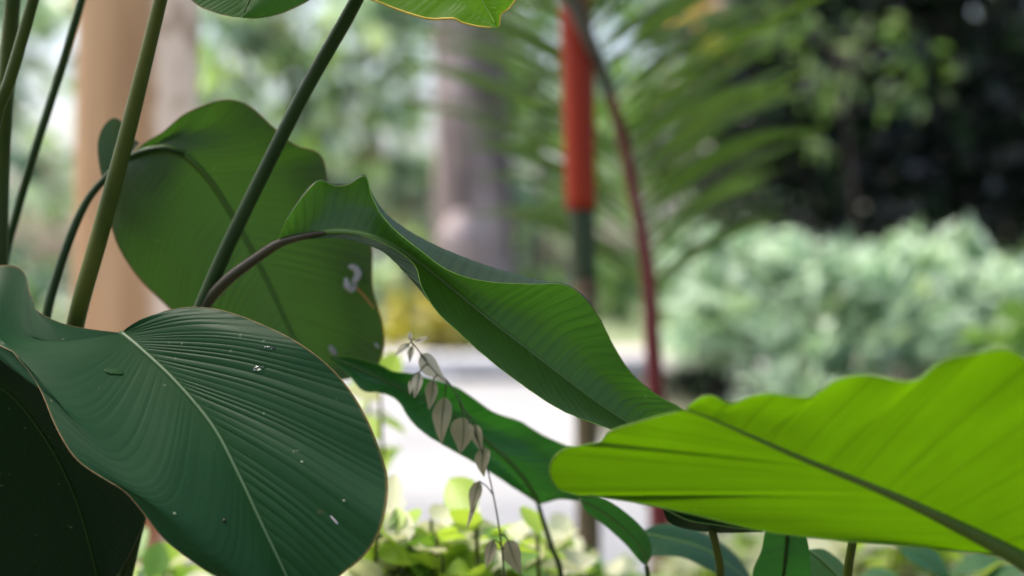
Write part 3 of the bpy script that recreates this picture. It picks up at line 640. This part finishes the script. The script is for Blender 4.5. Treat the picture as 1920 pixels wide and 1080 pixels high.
# upright stems
px_tube('petiole', [base_pt(2, -.01), (100, 1100, 1.23), (120, 760, 1.17), (142, 606, 1.13), (190, 430, 1.12), (240, 245, 1.11), (296, 20, 1.10), (330, -120, 1.095), (372, -230, 1.09), (430, -290, 1.09)], [40, 38, 36, 35, 34, 34, 34, 30, 24, 16], M['petiole'], clump, n=60, seg=14, label='thick upright olive-green stem in front of the smooth trunk')
px_tube('petiole', [(372, 592, 1.142), (384, 560, 1.14), (430, 455, 1.135), (500, 312, 1.13), (575, 165, 1.12), (655, 25, 1.11), (720, -100, 1.10), (770, -180, 1.1)], [28, 28, 27, 27, 27, 27, 24, 18], M['petiole_dark'], clump, n=50, seg=14, label='dark green stem slanting to the upper right')
px_tube('petiole', [base_pt(-10), (0, 1100, 1.24), (-6, 800, 1.22), (0, 560, 1.2), (2, 330, 1.2), (12, 150, 1.19), (24, 0, 1.18), (35, -160, 1.17), (20, -320, 1.17)], [34, 30, 28, 20, 22, 28, 32, 28, 20], M['petiole'], clump, n=50, seg=12, label='upright stem at the very left edge')
px_tube('petiole', [base_pt(-18), (-130, 1000, 1.22), (-70, 600, 1.16), (-18, 260, 1.14), (20, 145, 1.135), (62, 0, 1.13), (110, -170, 1.12), (150, -300, 1.12)], [34, 32, 30, 28, 26, 25, 22, 18], M['petiole'], clump, n=50, seg=12)
px_tube('petiole', [base_pt(-2, .06), (-10, 800, 1.27), (4, 520, 1.27), (26, 420, 1.27), (60, 300, 1.26), (105, 160, 1.26), (150, 10, 1.25), (200, -170, 1.25), (250, -300, 1.25)], [24, 22, 20, 19, 18, 16, 16, 15, 12], M['petiole_dark'], clump, n=50, seg=12, label='thin dark stem crossing the left side of the smooth trunk')

# leaf hanging in at the top
blade(clump, [(430, -290, 1.09), (460, -250, 1.07), (490, -180, 1.05), (500, -100, 1.04), (480, -30, 1.035), (455, 30, 1.03)],
      [dict(lines=[[(430, -290, 1.09), (520, -300, 1.07), (620, -220, 1.05), (640, -110, 1.04), (600, -20, 1.035), (540, 20, 1.03), (490, 33, 1.03), (455, 34, 1.03)]], bulge=(0, -.01, 0), sweep=.6),
       dict(lines=[[(430, -290, 1.09), (350, -260, 1.08), (300, -160, 1.06), (315, -60, 1.045), (362, 2, 1.035), (405, 24, 1.03), (455, 34, 1.03)]], bulge=(0, .008, 0), sweep=.6)],
      'top', ribs=40, amp=.0006, NU=180, NV=14, rib_w=(9, 2), rib_mat='petiole', margin_w=2.2, label='leaf tip hanging into the top edge left of the slanting stem')
blade(clump, [(770, -180, 1.10), (800, -150, 1.09), (840, -100, 1.08), (880, -40, 1.07), (915, 20, 1.065), (930, 48, 1.06)],
      [dict(lines=[[(770, -180, 1.10), (830, -210, 1.09), (920, -160, 1.08), (980, -90, 1.07), (975, -20, 1.065), (955, 15, 1.06), (940, 26, 1.06), (936, 48, 1.06), (930, 52, 1.06)]], bulge=(0, -.01, 0), sweep=.65),
       dict(lines=[[(770, -180, 1.10), (700, -150, 1.09), (650, -80, 1.08), (665, -20, 1.075), (720, 8, 1.07), (775, 28, 1.065), (810, 36, 1.065), (850, 35, 1.06), (868, 43, 1.06), (900, 50, 1.06), (930, 52, 1.06)]], bulge=(0, .01, 0), sweep=.65)],
      'lime', ribs=30, amp=.0005, NU=160, NV=14, rib_w=(9, 2), rib_mat='margin_green', margin_w=4.6, margin_mat='margin_yellow', label='bright green leaf with a yellow edge hanging into the top centre')
# leaves of the stems that leave the picture at the top left
for (bx, by, d, s, mt) in ((20, -320, 1.17, -1, 'top'), (150, -300, 1.12, 1, 'mid'), (250, -300, 1.25, 1, 'top')):
    o = lambda x, y, z: (bx + s * x, by + y, d + z)
    blade(clump, [o(0, 0, 0), o(40, -120, .0), o(120, -230, .03), o(220, -300, .07), o(330, -320, .12)],
          [dict(lines=[[o(0, 0, 0), o(110, -10, .05), o(230, -70, .12), o(320, -180, .16), o(330, -320, .12)]], bulge=(0, 0, .012), sweep=.65),
           dict(lines=[[o(0, 0, 0), o(-60, -120, -.05), o(-10, -290, -.06), o(140, -390, .0), o(330, -320, .12)]], bulge=(0, 0, .012), sweep=.65)],
          mt, ribs=30, amp=.0006, NU=100, NV=12, rib_w=(10, 4), rib_mat='midrib_green', margin_w=2.2)

# ================================================================== bright backlit leaf on the right
pE = empty('backlit_leaf_plant', tuple(P(2080, 1800, .86) * np.array((1, 1, 0))), 'plant with one big bright lime-green backlit leaf at lower right', 'plant')
blade(pE, [(1286, 768, 0.8835), (1330, 784, 0.8831), (1400, 814, 0.8836), (1500, 858, 0.8845), (1610, 902, 0.8846), (1700, 940, 0.8851), (1780, 978, 0.8865), (1860, 1018, 0.8883), (1925, 1055, 0.8909), (1960, 1085, 0.8946)],
      [dict(lines=[[(1286, 768, 0.8835), (1300, 752, 0.8785), (1328, 740, 0.8732), (1352, 752, 0.8737), (1374, 760, 0.8735), (1405, 742, 0.8666), (1440, 736, 0.8620), (1480, 745, 0.8604), (1520, 746, 0.8569), (1540, 730, 0.8514), (1562, 714, 0.8457), (1600, 706, 0.8404), (1650, 708, 0.8363), (1700, 713, 0.8329), (1728, 707, 0.8289), (1755, 688, 0.8221), (1790, 670, 0.8147), (1830, 660, 0.8087), (1875, 655, 0.8035), (1905, 664, 0.8028), (1940, 690, 0.8056), (2010, 760, 0.8153), (2060, 880, 0.8383), (2040, 1000, 0.8677), (1960, 1085, 0.8946)]], bulge=(0, .005, 0), sweep=.95, waves=[(.0012, 9, .5, 4)]),
       dict(lines=[[(1286, 768, 0.8835), (1240, 778, 0.8900), (1195, 793, 0.8975), (1160, 803, 0.9031), (1138, 812, 0.9071), (1126, 828, 0.9140), (1096, 834, 0.9157), (1060, 841, 0.9210), (1036, 862, 0.9280), (1030, 886, 0.9341), (1040, 909, 0.9384), (1054, 922, 0.9401), (1072, 924, 0.9394), (1092, 930, 0.9407), (1120, 931, 0.9362), (1170, 938, 0.9332), (1240, 952, 0.9300), (1340, 974, 0.9259), (1440, 997, 0.9220), (1540, 1010, 0.9158), (1640, 1020, 0.9090), (1760, 1031, 0.9005), (1860, 1040, 0.8934), (1920, 1062, 0.8930), (1960, 1085, 0.8946)]], bulge=(0, .004, 0), sweep=1.9, amp=.25, waves=[(.0006, 5, 0, 4)])],
      'bright', ribs=12, amp=.0002, NU=280, NV=22, rib_w=(3, 7, 11, 15, 22, 32, 42), rib_mat='midrib_olive', margin_mat='margin_green', margin_w=3.0, label='bright lime-green leaf with wavy edge, lit from behind')
px_tube('petiole', [(1925, 1052, 0.8902), (1965, 1095, 0.8964), (2010, 1250, .90), (2060, 1600, .87), (2080, 2200, .86)], [42, 44, 44, 46, 50], M['midrib_grey'], pE)

# ================================================================== dark green leaf low in the centre
pF = empty('dark_leaf_plant', tuple(P(1080, 1700, 1.38) * np.array((1, 1, 0))), 'plant with a dark green leaf spread in front of the white wall at lower centre', 'plant')
blade(pF, [(1010, 945, 1.297), (985, 900, 1.281), (940, 850, 1.267), (880, 800, 1.261), (810, 757, 1.252), (740, 722, 1.242), (670, 690, 1.232), (618, 670, 1.220)],
      [dict(lines=[[(1010, 945, 1.297), (1060, 938, 1.280), (1120, 935, 1.260), (1140, 890, 1.260), (1110, 862, 1.265), (1062, 836, 1.270), (1000, 806, 1.272), (940, 776, 1.257), (885, 748, 1.248), (835, 716, 1.242), (790, 706, 1.238), (742, 700, 1.233), (715, 682, 1.236), (680, 674, 1.231), (618, 670, 1.220)]], bulge=(.004, .01, -.004), sweep=.8, waves=[(.002, 6, 0, 3)]),
       dict(lines=[[(1010, 945, 1.297), (990, 932, 1.283), (960, 912, 1.265), (905, 876, 1.247), (838, 838, 1.228), (800, 815, 1.217), (770, 788, 1.215), (745, 750, 1.219), (712, 736, 1.220), (680, 732, 1.216), (655, 705, 1.221), (618, 670, 1.220)]], bulge=(0, .008, 0), sweep=.8)],
      'mid', ribs=20, amp=.0008, NU=200, NV=16, rib_w=(9, 4), rib_mat='midrib_green', margin_w=1.6, margin_mat='margin_green', label='dark green leaf tapering to the left')
px_tube('petiole', [(1008, 940, 1.301), (1018, 975, 1.31), (1036, 1030, 1.32), (1054, 1090, 1.34), (1070, 1300, 1.38), (1080, 1640, 1.38)], [8, 11, 14, 17, 22, 26], M['petiole_dark'], pF)

# ================================================================== low leaves at lower right
pL = empty('low_leaf_plant', tuple(P(1380, 1700, 1.3) * np.array((1, 1, 0))), 'low plant with folded dark green leaves under the backlit leaf', 'plant')
blade(pL, [(1086, 936, 1.20), (1130, 960, 1.20), (1180, 1000, 1.20), (1208, 1040, 1.20), (1212, 1062, 1.20)],
      [dict(lines=[[(1086, 936, 1.20), (1130, 934, 1.19), (1180, 966, 1.19), (1212, 1000, 1.19), (1222, 1035, 1.19), (1212, 1062, 1.20)]], bulge=(0, 0, 0), sweep=.8),
       dict(lines=[[(1086, 936, 1.20), (1100, 960, 1.21), (1130, 982, 1.21), (1172, 1020, 1.21), (1198, 1050, 1.21), (1212, 1062, 1.20)]], bulge=(0, 0, 0), sweep=.8)],
      'mid', ribs=12, amp=.0004, NU=80, NV=10, rib_w=(6, 3), rib_mat='midrib_green', margin_w=0, label='folded green leaf hanging over the brown cane')
blade(pL, [(1196, 1000, 1.30), (1250, 1010, 1.30), (1320, 1030, 1.30), (1380, 1070, 1.30), (1430, 1120, 1.30)],
      [dict(lines=[[(1196, 1000, 1.30), (1240, 982, 1.33), (1310, 995, 1.34), (1380, 1040, 1.34), (1430, 1120, 1.30)]], bulge=(0, 0, .004), sweep=.8),
       dict(lines=[[(1196, 1000, 1.30), (1210, 1040, 1.27), (1280, 1046, 1.26), (1350, 1080, 1.26), (1430, 1120, 1.30)]], bulge=(0, 0, .004), sweep=.8)],
      'front', ribs=12, amp=.0004, NU=80, NV=10, rib_w=(6, 3), rib_mat='midrib_green', margin_w=0, label='blue-grey shining leaf low beside the red stalk')
blade(pL, [(1240, 950, 1.12), (1290, 975, 1.12), (1350, 985, 1.12), (1432, 997, 1.12)],
      [dict(lines=[[(1240, 950, 1.12), (1300, 930, 1.10), (1380, 950, 1.10), (1432, 997, 1.12)]], bulge=(0, 0, 0), sweep=.8),
       dict(lines=[[(1240, 950, 1.12), (1262, 984, 1.14), (1340, 999, 1.15), (1432, 997, 1.12)]], bulge=(0, 0, 0), sweep=.8)],
      'dark', ribs=12, amp=.0004, NU=80, NV=10, rib_w=(5, 3), rib_mat='midrib_green', margin_w=0, label='dark leaf right under the backlit leaf')
px_tube('petiole', [(1334, 990, 1.14), (1344, 1030, 1.15), (1352, 1090, 1.16), (1370, 1400, 1.25), (1380, 1650, 1.3)], [15, 17, 18, 22, 24], M['petiole'], pL, label='short green stalk under the backlit leaf')
px_tube('petiole', [(1430, 1120, 1.30), (1420, 1250, 1.3), (1384, 1660, 1.3)], [10, 16, 22], M['petiole_dark'], pL)
px_tube('petiole', [(1212, 1062, 1.2), (1240, 1200, 1.23), (1370, 1660, 1.3)], [8, 14, 20], M['petiole_dark'], pL)

pR = empty('corner_leaf_plant', tuple(P(1600, 1700, 1.2) * np.array((1, 1, 0))), 'plant with dark upright leaf and green stalk below the backlit leaf', 'plant')
blade(pR, [(1478, 960, 1.14), (1476, 1010, 1.15), (1470, 1070, 1.16), (1462, 1130, 1.17)],
      [dict(lines=[[(1478, 960, 1.14), (1505, 985, 1.13), (1518, 1040, 1.14), (1514, 1090, 1.16), (1462, 1130, 1.17)]], bulge=(0, 0, 0), sweep=.8),
       dict(lines=[[(1478, 960, 1.14), (1440, 985, 1.15), (1428, 1030, 1.16), (1412, 1085, 1.17), (1462, 1130, 1.17)]], bulge=(0, 0, 0), sweep=.8)],
      'mid', ribs=10, amp=.0006, NU=80, NV=10, rib_w=(8, 5), rib_mat='petiole_dark', margin_w=0, label='dark green upright leaf at the bottom edge')
blade(pR, [(1512, 1030, 1.18), (1540, 1050, 1.18), (1575, 1085, 1.18), (1610, 1130, 1.18)],
      [dict(lines=[[(1512, 1030, 1.18), (1550, 1032, 1.2), (1590, 1070, 1.2), (1610, 1130, 1.18)]], bulge=(0, 0, 0), sweep=.8),
       dict(lines=[[(1512, 1030, 1.18), (1512, 1070, 1.16), (1540, 1110, 1.16), (1610, 1130, 1.18)]], bulge=(0, 0, 0), sweep=.8)],
      'top', ribs=10, amp=.0006, NU=60, NV=8, rib_w=(6, 3), rib_mat='midrib_green', margin_w=0, label='lighter green leaf tip at the bottom edge')
px_tube('petiole', [(1600, 990, 1.1), (1596, 1040, 1.11), (1588, 1100, 1.12), (1590, 1400, 1.16), (1600, 1700, 1.2)], [17, 18, 19, 22, 24], M['petiole'], pR, label='plain green stalk at the bottom edge')
px_tube('petiole', [(1462, 1128, 1.17), (1500, 1300, 1.18), (1592, 1700, 1.2)], [10, 18, 24], M['petiole_dark'], pR)
px_tube('petiole', [(1610, 1130, 1.18), (1612, 1300, 1.19), (1606, 1700, 1.2)], [8, 14, 20], M['petiole_dark'], pR)
pQ = empty('small_leaf_plant', tuple(P(1790, 1700, 1.5) * np.array((1, 1, 0))), 'small green-leaved plant in the lower right corner under the backlit leaf', 'plant')
for (mid_, l1, l2) in (
    ([(1680, 1020, 1.5), (1730, 1040, 1.5), (1790, 1090, 1.5)], [(1680, 1020, 1.5), (1745, 1022, 1.52), (1790, 1090, 1.5)], [(1680, 1020, 1.5), (1712, 1055, 1.48), (1790, 1090, 1.5)]),
    ([(1885, 1045, 1.5), (1830, 1052, 1.5), (1775, 1080, 1.5)], [(1885, 1045, 1.5), (1825, 1036, 1.52), (1775, 1080, 1.5)], [(1885, 1045, 1.5), (1835, 1072, 1.48), (1775, 1080, 1.5)]),
    ([(1930, 1060, 1.48), (1880, 1080, 1.48), (1820, 1110, 1.48)], [(1930, 1060, 1.48), (1870, 1062, 1.5), (1820, 1110, 1.48)], [(1930, 1060, 1.48), (1890, 1105, 1.46), (1820, 1110, 1.48)]),
    ([(1690, 1078, 1.5), (1640, 1082, 1.5), (1590, 1100, 1.5)], [(1690, 1078, 1.5), (1640, 1064, 1.52), (1590, 1100, 1.5)], [(1690, 1078, 1.5), (1640, 1105, 1.48), (1590, 1100, 1.5)])):
    blade(pQ, mid_, [dict(lines=[l1], sweep=.9), dict(lines=[l2], sweep=.9)], 'mid', ribs=8, amp=.0005, NU=40, NV=8, rib_w=(4, 2), rib_mat='midrib_green', margin_w=0)
    px_tube('petiole', [mid_[-1], (mid_[-1][0] + 5, 1250, 1.5), (1790, 1530, 1.5)], [7, 9, 12], M['petiole_dark'], pQ, n=12, seg=7)

# ================================================================== creeper with pale leaves
M['khaki'] = leaf_mat('dry khaki leaf', (.33, .30, .19), (.34, .31, .18), tf=.35, rough=.6, ribs=8, stripe=.15, spec=.3)
M['khaki_pale'] = leaf_mat('pale khaki leaf', (.62, .58, .46), (.58, .54, .42), tf=.4, rough=.6, ribs=8, stripe=.1, spec=.3)
M['stem_khaki'] = solid_mat('khaki stem', [(.05, .055, .03), (.08, .075, .04)], scale=40)
dc = 1.17
cr = empty('pale_leaved_creeper', tuple(P(960, 1900, dc) * np.array((1, 1, 0))), 'thin stem with limp khaki leaves crossing the dark green leaf at centre', 'plant')
px_tube('stem', [(960, 1680, dc), (952, 1200, dc), (946, 1085, dc), (936, 990, dc), (920, 905, dc), (905, 850, dc), (880, 790, dc), (850, 730, dc), (815, 690, dc), (790, 665, dc), (768, 636, dc)], [9, 8, 7, 6, 5, 4, 3.5, 3, 3, 3, 2], M['stem_khaki'], cr, n=60, seg=8)
def small_leaf(parent, a, b, w, mat, d=dc, dd=0.0, stalk=None, bend=0.15, seed=0):
    """ovate leaf hanging from a (pixel) to tip b"""
    a = np.array(a, float); b = np.array(b, float)
    ax = b - a; L = np.linalg.norm(ax); ax /= L; s = np.array((-ax[1], ax[0]))
    m = lambda f, o, z=0: (*(a + ax * L * f + s * w * o), d + z)
    blade(parent, [m(0, 0), m(.3, bend * .5), m(.65, bend * .6), m(1, 0)],
          [dict(lines=[[m(0, 0), m(.12, .38), m(.38, .55 + bend * .4, dd), m(.7, .30 + bend * .5, dd), m(1, 0)]], sweep=.9),
           dict(lines=[[m(0, 0), m(.12, -.34), m(.38, -.46 + bend * .4, -dd), m(.7, -.26 + bend * .5, -dd), m(1, 0)]], sweep=.9)],
          mat, ribs=8, amp=.0003, NU=30, NV=6, rib_w=(2.4, 1), rib_mat='midrib_grey', margin_w=0)
    if stalk: px_tube('leaf_stalk', [(*stalk, d), (*(.5 * (np.array(stalk) + a) + np.array((0, -4))), d), (*a, d)], [2.6, 2.4, 2.4], M['petiole_brown'], parent, n=8, seg=6)
for (a, b, w, mt, st) in (((788, 664), (838, 718), 34, 'khaki_pale', None), ((786, 698), (776, 748), 20, 'khaki_pale', (806, 682)), ((770, 712), (768, 742), 8, 'khaki_pale', (786, 698)),
                          ((812, 712), (804, 770), 24, 'khaki', (826, 704)), ((834, 744), (828, 835), 36, 'khaki', (838, 715)), ((868, 782), (862, 852), 44, 'khaki', (858, 742)),
                          ((890, 795), (905, 850), 22, 'khaki', (872, 775)), ((908, 838), (908, 895), 28, 'khaki', (902, 842)), ((898, 902), (882, 962), 24, 'khaki', (925, 928)),
                          ((893, 935), (874, 995), 10, 'khaki', None), ((925, 1012), (912, 1068), 22, 'khaki', (944, 1030)), ((952, 1012), (978, 1078), 36, 'khaki', (940, 1004)),
                          ((768, 645), (740, 668), 12, 'khaki_pale', (775, 648)), ((772, 650), (768, 680), 12, 'khaki_pale', (778, 652)), ((780, 640), (806, 630), 9, 'khaki_pale', (770, 640)), ((768, 636), (770, 620), 9, 'khaki_pale', None)):
    small_leaf(cr, a, b, w, mt, dd=.006, stalk=st, bend=random.uniform(-.25, .25))

# ================================================================== variegated shrubs along the bottom
M['var_green'] = leaf_mat('fresh green leaf', (.34, .50, .05), (.48, .68, .06), tf=.45, rough=.45, ribs=8, stripe=.2, edge=None)
M['var_cream'] = leaf_mat('cream leaf', (.62, .64, .42), (.60, .62, .34), tf=.4, rough=.5, ribs=8, stripe=.2)
M['var_dark'] = leaf_mat('deep green leaf', (.12, .25, .04), (.22, .42, .04), tf=.4, rough=.45, ribs=8, stripe=.2)
def leaf_mesh(mat, L, Wd, seed):
    r = random.Random(seed); n = 7
    V, F, UV = [], [], []
    for i in range(n):
        t = i / (n - 1); w = Wd / 2 * (math.sin(math.pi * min(1, t ** .75)) ** .8 + .03)
        z = -.10 * L * t * t + .03 * L * t
        for k, o in enumerate((-1, 0, 1)):
            V.append((o * w, t * L, z + (abs(o) * w * .35)))
            UV.append((t, o))
    F = [(i * 3 + k, i * 3 + k + 1, (i + 1) * 3 + k + 1, (i + 1) * 3 + k) for i in range(n - 1) for k in range(2)]
    me = bpy.data.meshes.new('leaf'); me.from_pydata(V, [], F); me.materials.append(M[mat])
    lay = me.uv_layers.new(name='UVMap')
    for lp in me.loops: lay.data[lp.index].uv = UV[lp.vertex_index]
    me.polygons.foreach_set('use_smooth', np.ones(len(me.polygons), bool)); me.update()
    return me
LM = {m: leaf_mesh(m, .056, .034, i) for i, m in enumerate(('var_green', 'var_cream', 'var_dark'))}
def leafy_shrub(name, label, px0, px1, ytop, d, nst, seed, mix, dz=.0, group=None, lps=6, scale=1.0):
    r = random.Random(seed)
    xc = P((px0 + px1) / 2, 0, d)[0]
    root = empty(name, (xc, d, 0), label, 'shrub', group)
    off = np.array((xc, d, 0))
    for s in range(nst):
        px = r.uniform(px0, px1); dd = d + r.uniform(-.12, .12)
        top_ = P(px, ytop + r.uniform(0, 95) , dd)
        b = np.array((xc + (top_[0] - xc) * .55, d + (dd - d) * .4, 0))
        mid_ = (b + top_) / 2 + np.array((r.uniform(-.02, .02), 0, 0))
        tube('stem', [b, mid_, top_], [.004, .003, .0018], M['petiole'], root, seg=6, n=10)
        crv = catmull(np.array([b, mid_, top_]))
        for k in range(lps):
            t = 1 - .05 * k
            p = at_t(crv, np.array([t]))[0]
            m = r.choices(list(LM), mix)[0]
            o = bpy.data.objects.new('leaf', LM[m]); COL.objects.link(o); o.parent = root
            o.location = p - off
            o.rotation_euler = (r.uniform(-.5, .9), r.uniform(-.7, .7), k * 2.4 + r.uniform(-.5, .5))
            sc = r.uniform(.6, 1.1) * scale; o.scale = (sc, sc, sc)
G3 = 'leafy low shrubs along the bottom edge'
leafy_shrub('variegated_shrub', 'lime and cream variegated shrub right of the front leaf at the bottom', 690, 900, 962, 1.42, 36, 61, (.5, .38, .12), group=G3, lps=8, scale=1.0)
leafy_shrub('variegated_shrub', 'variegated shrub at the bottom between the two thin stems', 880, 1060, 1000, 1.46, 28, 62, (.42, .34, .24), group=G3, lps=8, scale=1.0)
leafy_shrub('low_bush', 'dark leafy bush at the foot of the brown cane', 1060, 1230, 1035, 1.8, 18, 63, (.15, .2, .65), group=G3, lps=6)
leafy_shrub('variegated_shrub', 'small leafy shrub peeping below the front leaf at bottom left', 225, 400, 1050, 1.55, 16, 64, (.35, .25, .4), group=G3, lps=7)
leafy_shrub('variegated_shrub', 'pale yellow-green shrub at the bottom right behind the green stalks', 1260, 1480, 1000, 2.3, 16, 65, (.35, .6, .05), group=G3, lps=7, scale=1.4)
leafy_shrub('variegated_shrub', 'cream-leaved shrub under the right end of the backlit leaf', 1560, 1880, 1000, 2.1, 20, 66, (.3, .65, .05), group=G3, lps=7, scale=1.4)
leafy_shrub('lime_bush', 'bright green bush between the front leaf and the dark green leaf', 640, 720, 690, 1.75, 4, 67, (.75, .1, .15), group=G3, lps=7)

# terracotta pot beyond the dark leaf
M['terracotta'] = solid_mat('terracotta', [(.52, .20, .09), (.60, .26, .13)], scale=8, rough=.8)
pot = empty('terracotta_pot', (P(215, 0, 2.7)[0], 2.7, 0), 'orange terracotta pot glimpsed between the dark leaf and the front leaf', 'pot')
def lathe(name, c, prof, mat, parent, seg=32):
    V = [(c[0] + r * math.cos(2 * math.pi * s / seg), c[1] + r * math.sin(2 * math.pi * s / seg), z) for r, z in prof for s in range(seg)]
    F = [(i * seg + s, i * seg + (s + 1) % seg, (i + 1) * seg + (s + 1) % seg, (i + 1) * seg + s) for i in range(len(prof) - 1) for s in range(seg)]
    return obj(name, V, F, mat, parent)
pc = (P(215, 0, 2.7)[0], 2.7)
lathe('pot_body', pc, [(.0, .002), (.075, .002), (.10, .12), (.095, .12), (.0, .11)], M['terracotta'], pot)
lathe('pot_rim', pc, [(.098, .118), (.112, .118), (.112, .15), (.10, .15), (.096, .125)], M['terracotta'], pot)

# ================================================================== fallen petals and drops
def on_leaf(lf, px, py):
    """point and outward normal of a built leaf where photo pixel (px, py) meets it"""
    me = lf.data; n = len(me.vertices)
    co = np.empty(n * 3, np.float32); me.vertices.foreach_get('co', co); co = co.reshape(-1, 3) + OFF[lf.name]
    nr = np.empty(n * 3, np.float32); me.vertices.foreach_get('normal', nr); nr = nr.reshape(-1, 3)
    qx = co[:, 0] / co[:, 1] * FPX + 960; qy = 540 - (co[:, 2] - CAMZ) / co[:, 1] * FPX
    k = int(np.argmin((qx - px) ** 2 + (qy - py) ** 2))
    nn = nr[k].astype(float); p = co[k].astype(float)
    if nn @ (p - np.array((0, 0, CAMZ))) > 0: nn = -nn
    return P(px, py, p[1]), nn

def blob(name, lf, px, py, a, b, h, ang, mat, label, cat, seg=18, dent=0.0, seed=1):
    """low rounded body lying on a leaf: half axes a, b in photo pixels, turned by ang in the picture"""
    p, nn = on_leaf(lf, px, py); k = p[1] / FPX
    e1 = np.array((math.cos(ang), 0, -math.sin(ang))); e1 -= nn * (e1 @ nn); e1 /= np.linalg.norm(e1)
    e2 = np.cross(nn, e1); r = random.Random(seed)
    V = [p + nn * h * k]; rings = 5
    wob = [1 + dent * math.sin(2 * s / seg * 6.283 + 1) + .12 * r.uniform(-1, 1) for s in range(seg)]
    for q in range(1, rings + 1):
        f = q / rings
        for s_ in range(seg):
            th = 2 * math.pi * s_ / seg
            V.append(p + (e1 * a * math.cos(th) + e2 * b * math.sin(th)) * k * math.sin(f * math.pi / 2) * wob[s_] + nn * k * h * (math.cos(f * math.pi / 2) - .06))
    F = [(0, 1 + s_, 1 + (s_ + 1) % seg) for s_ in range(seg)]
    F += [(1 + q * seg + s_, 1 + (q + 1) * seg + s_, 1 + (q + 1) * seg + (s_ + 1) % seg, 1 + q * seg + (s_ + 1) % seg) for q in range(rings - 1) for s_ in range(seg)]
    F.append(tuple(1 + (rings - 1) * seg + s_ for s_ in range(seg))[::-1])
    return tag(obj(name, V, F, mat), label, cat)

M['petal'] = leaf_mat('white petal', (.48, .45, .45), (.45, .43, .41), tf=.3, rough=.6, ribs=3, stripe=.05, spec=.3)
M['stalk_orange'] = solid_mat('orange stalk', [(.30, .14, .03), (.38, .20, .05)], scale=30)
m_, nt_, out_ = newmat('water')
gl = N(nt_, 'ShaderNodeBsdfPrincipled', Roughness=.03, IOR=1.33); gl.inputs['Transmission Weight'].default_value = 1.0; gl.inputs['Base Color'].default_value = (.9, 1, .95, 1)
nt_.links.new(gl.outputs[0], out_.inputs[0]); M['water'] = m_
M['wet'] = solid_mat('wet patch', [(.008, .038, .008), (.010, .046, .010)], scale=20, rough=.35, spec=.15)
M['speck_pale'] = solid_mat('pale speck', [(.14, .18, .10), (.20, .24, .14)], scale=40)
M['speck'] = solid_mat('dark speck', [(.006, .008, .006), (.012, .012, .01)], scale=40)

fp, _ = on_leaf(back_leaf, 668, 530); fd = fp[1] - .006
fl = empty('fallen_flower', tuple(P(690, 560, fd)), 'withered white flower with an orange stalk stuck on the big dull leaf', 'flower')
px_tube('petal', [(653, 499, fd), (666, 503, fd - .002), (672, 516, fd - .003), (665, 528, fd - .003), (667, 540, fd)], [6, 14, 15, 12, 7], M['petal'], fl, seg=9, n=24, flat=.35, noise=.3)
px_tube('petal', [(648, 521, fd), (651, 535, fd - .002), (659, 543, fd - .002), (668, 537, fd)], [6, 14, 13, 7], M['petal'], fl, seg=9, n=20, flat=.35, noise=.3)
px_tube('stalk', [(667, 538, fd), (684, 556, fd), (701, 578, fd)], [5, 5, 4], M['stalk_orange'], fl, seg=7, n=12)
blob('fallen_petal', back_leaf, 624, 657, 12, 6, 3, .95, M['petal'], 'white petal scrap on the big dull leaf just above the front leaf', 'petal', seed=2)
blob('fallen_petal', back_leaf, 707, 648, 7, 4, 2, .8, M['petal'], 'tiny white petal at the lower right edge of the big dull leaf', 'petal', seed=3)
blob('fallen_petal', front_leaf, 627, 975, 14, 3, 2, .75, M['petal'], 'pale splinter lying on the lower right of the front leaf', 'petal', seed=4)
blob('water_drop', front_leaf, 502, 653, 17, 4, 2.6, .08, M['water'], 'long glinting water drop high on the right of the front leaf', 'drop', seed=5)
blob('water_drop', front_leaf, 485, 690, 13, 5, 3, .0, M['water'], 'water drop just below the glinting drop on the front leaf', 'drop', seed=6)
blob('water_drop', front_leaf, 213, 696, 16, 9, .5, .0, M['wet'], 'flat dark wet patch left of the midrib near the front leaf base', 'drop', dent=.18, seed=7)
blob('speck', front_leaf, 421, 976, 4, 4, 3, .0, M['speck'], 'tiny black speck on the lower half of the front leaf', 'speck', seed=8)
for k_, (x_, y_, w_) in enumerate(((566, 866, 'halfway to the right edge of the front leaf'), (645, 939, 'just above the splinter on the front leaf'), (328, 963, 'near the lower left edge of the front leaf'), (341, 645, 'near the top edge of the front leaf'))):
    blob('pale_speck', front_leaf, x_, y_, 3.0, 2.4, 1.2, .3, M['speck_pale'], 'pinhead pale speck ' + w_, 'speck', seed=20 + k_)['group'] = 'pale specks on the front leaf'
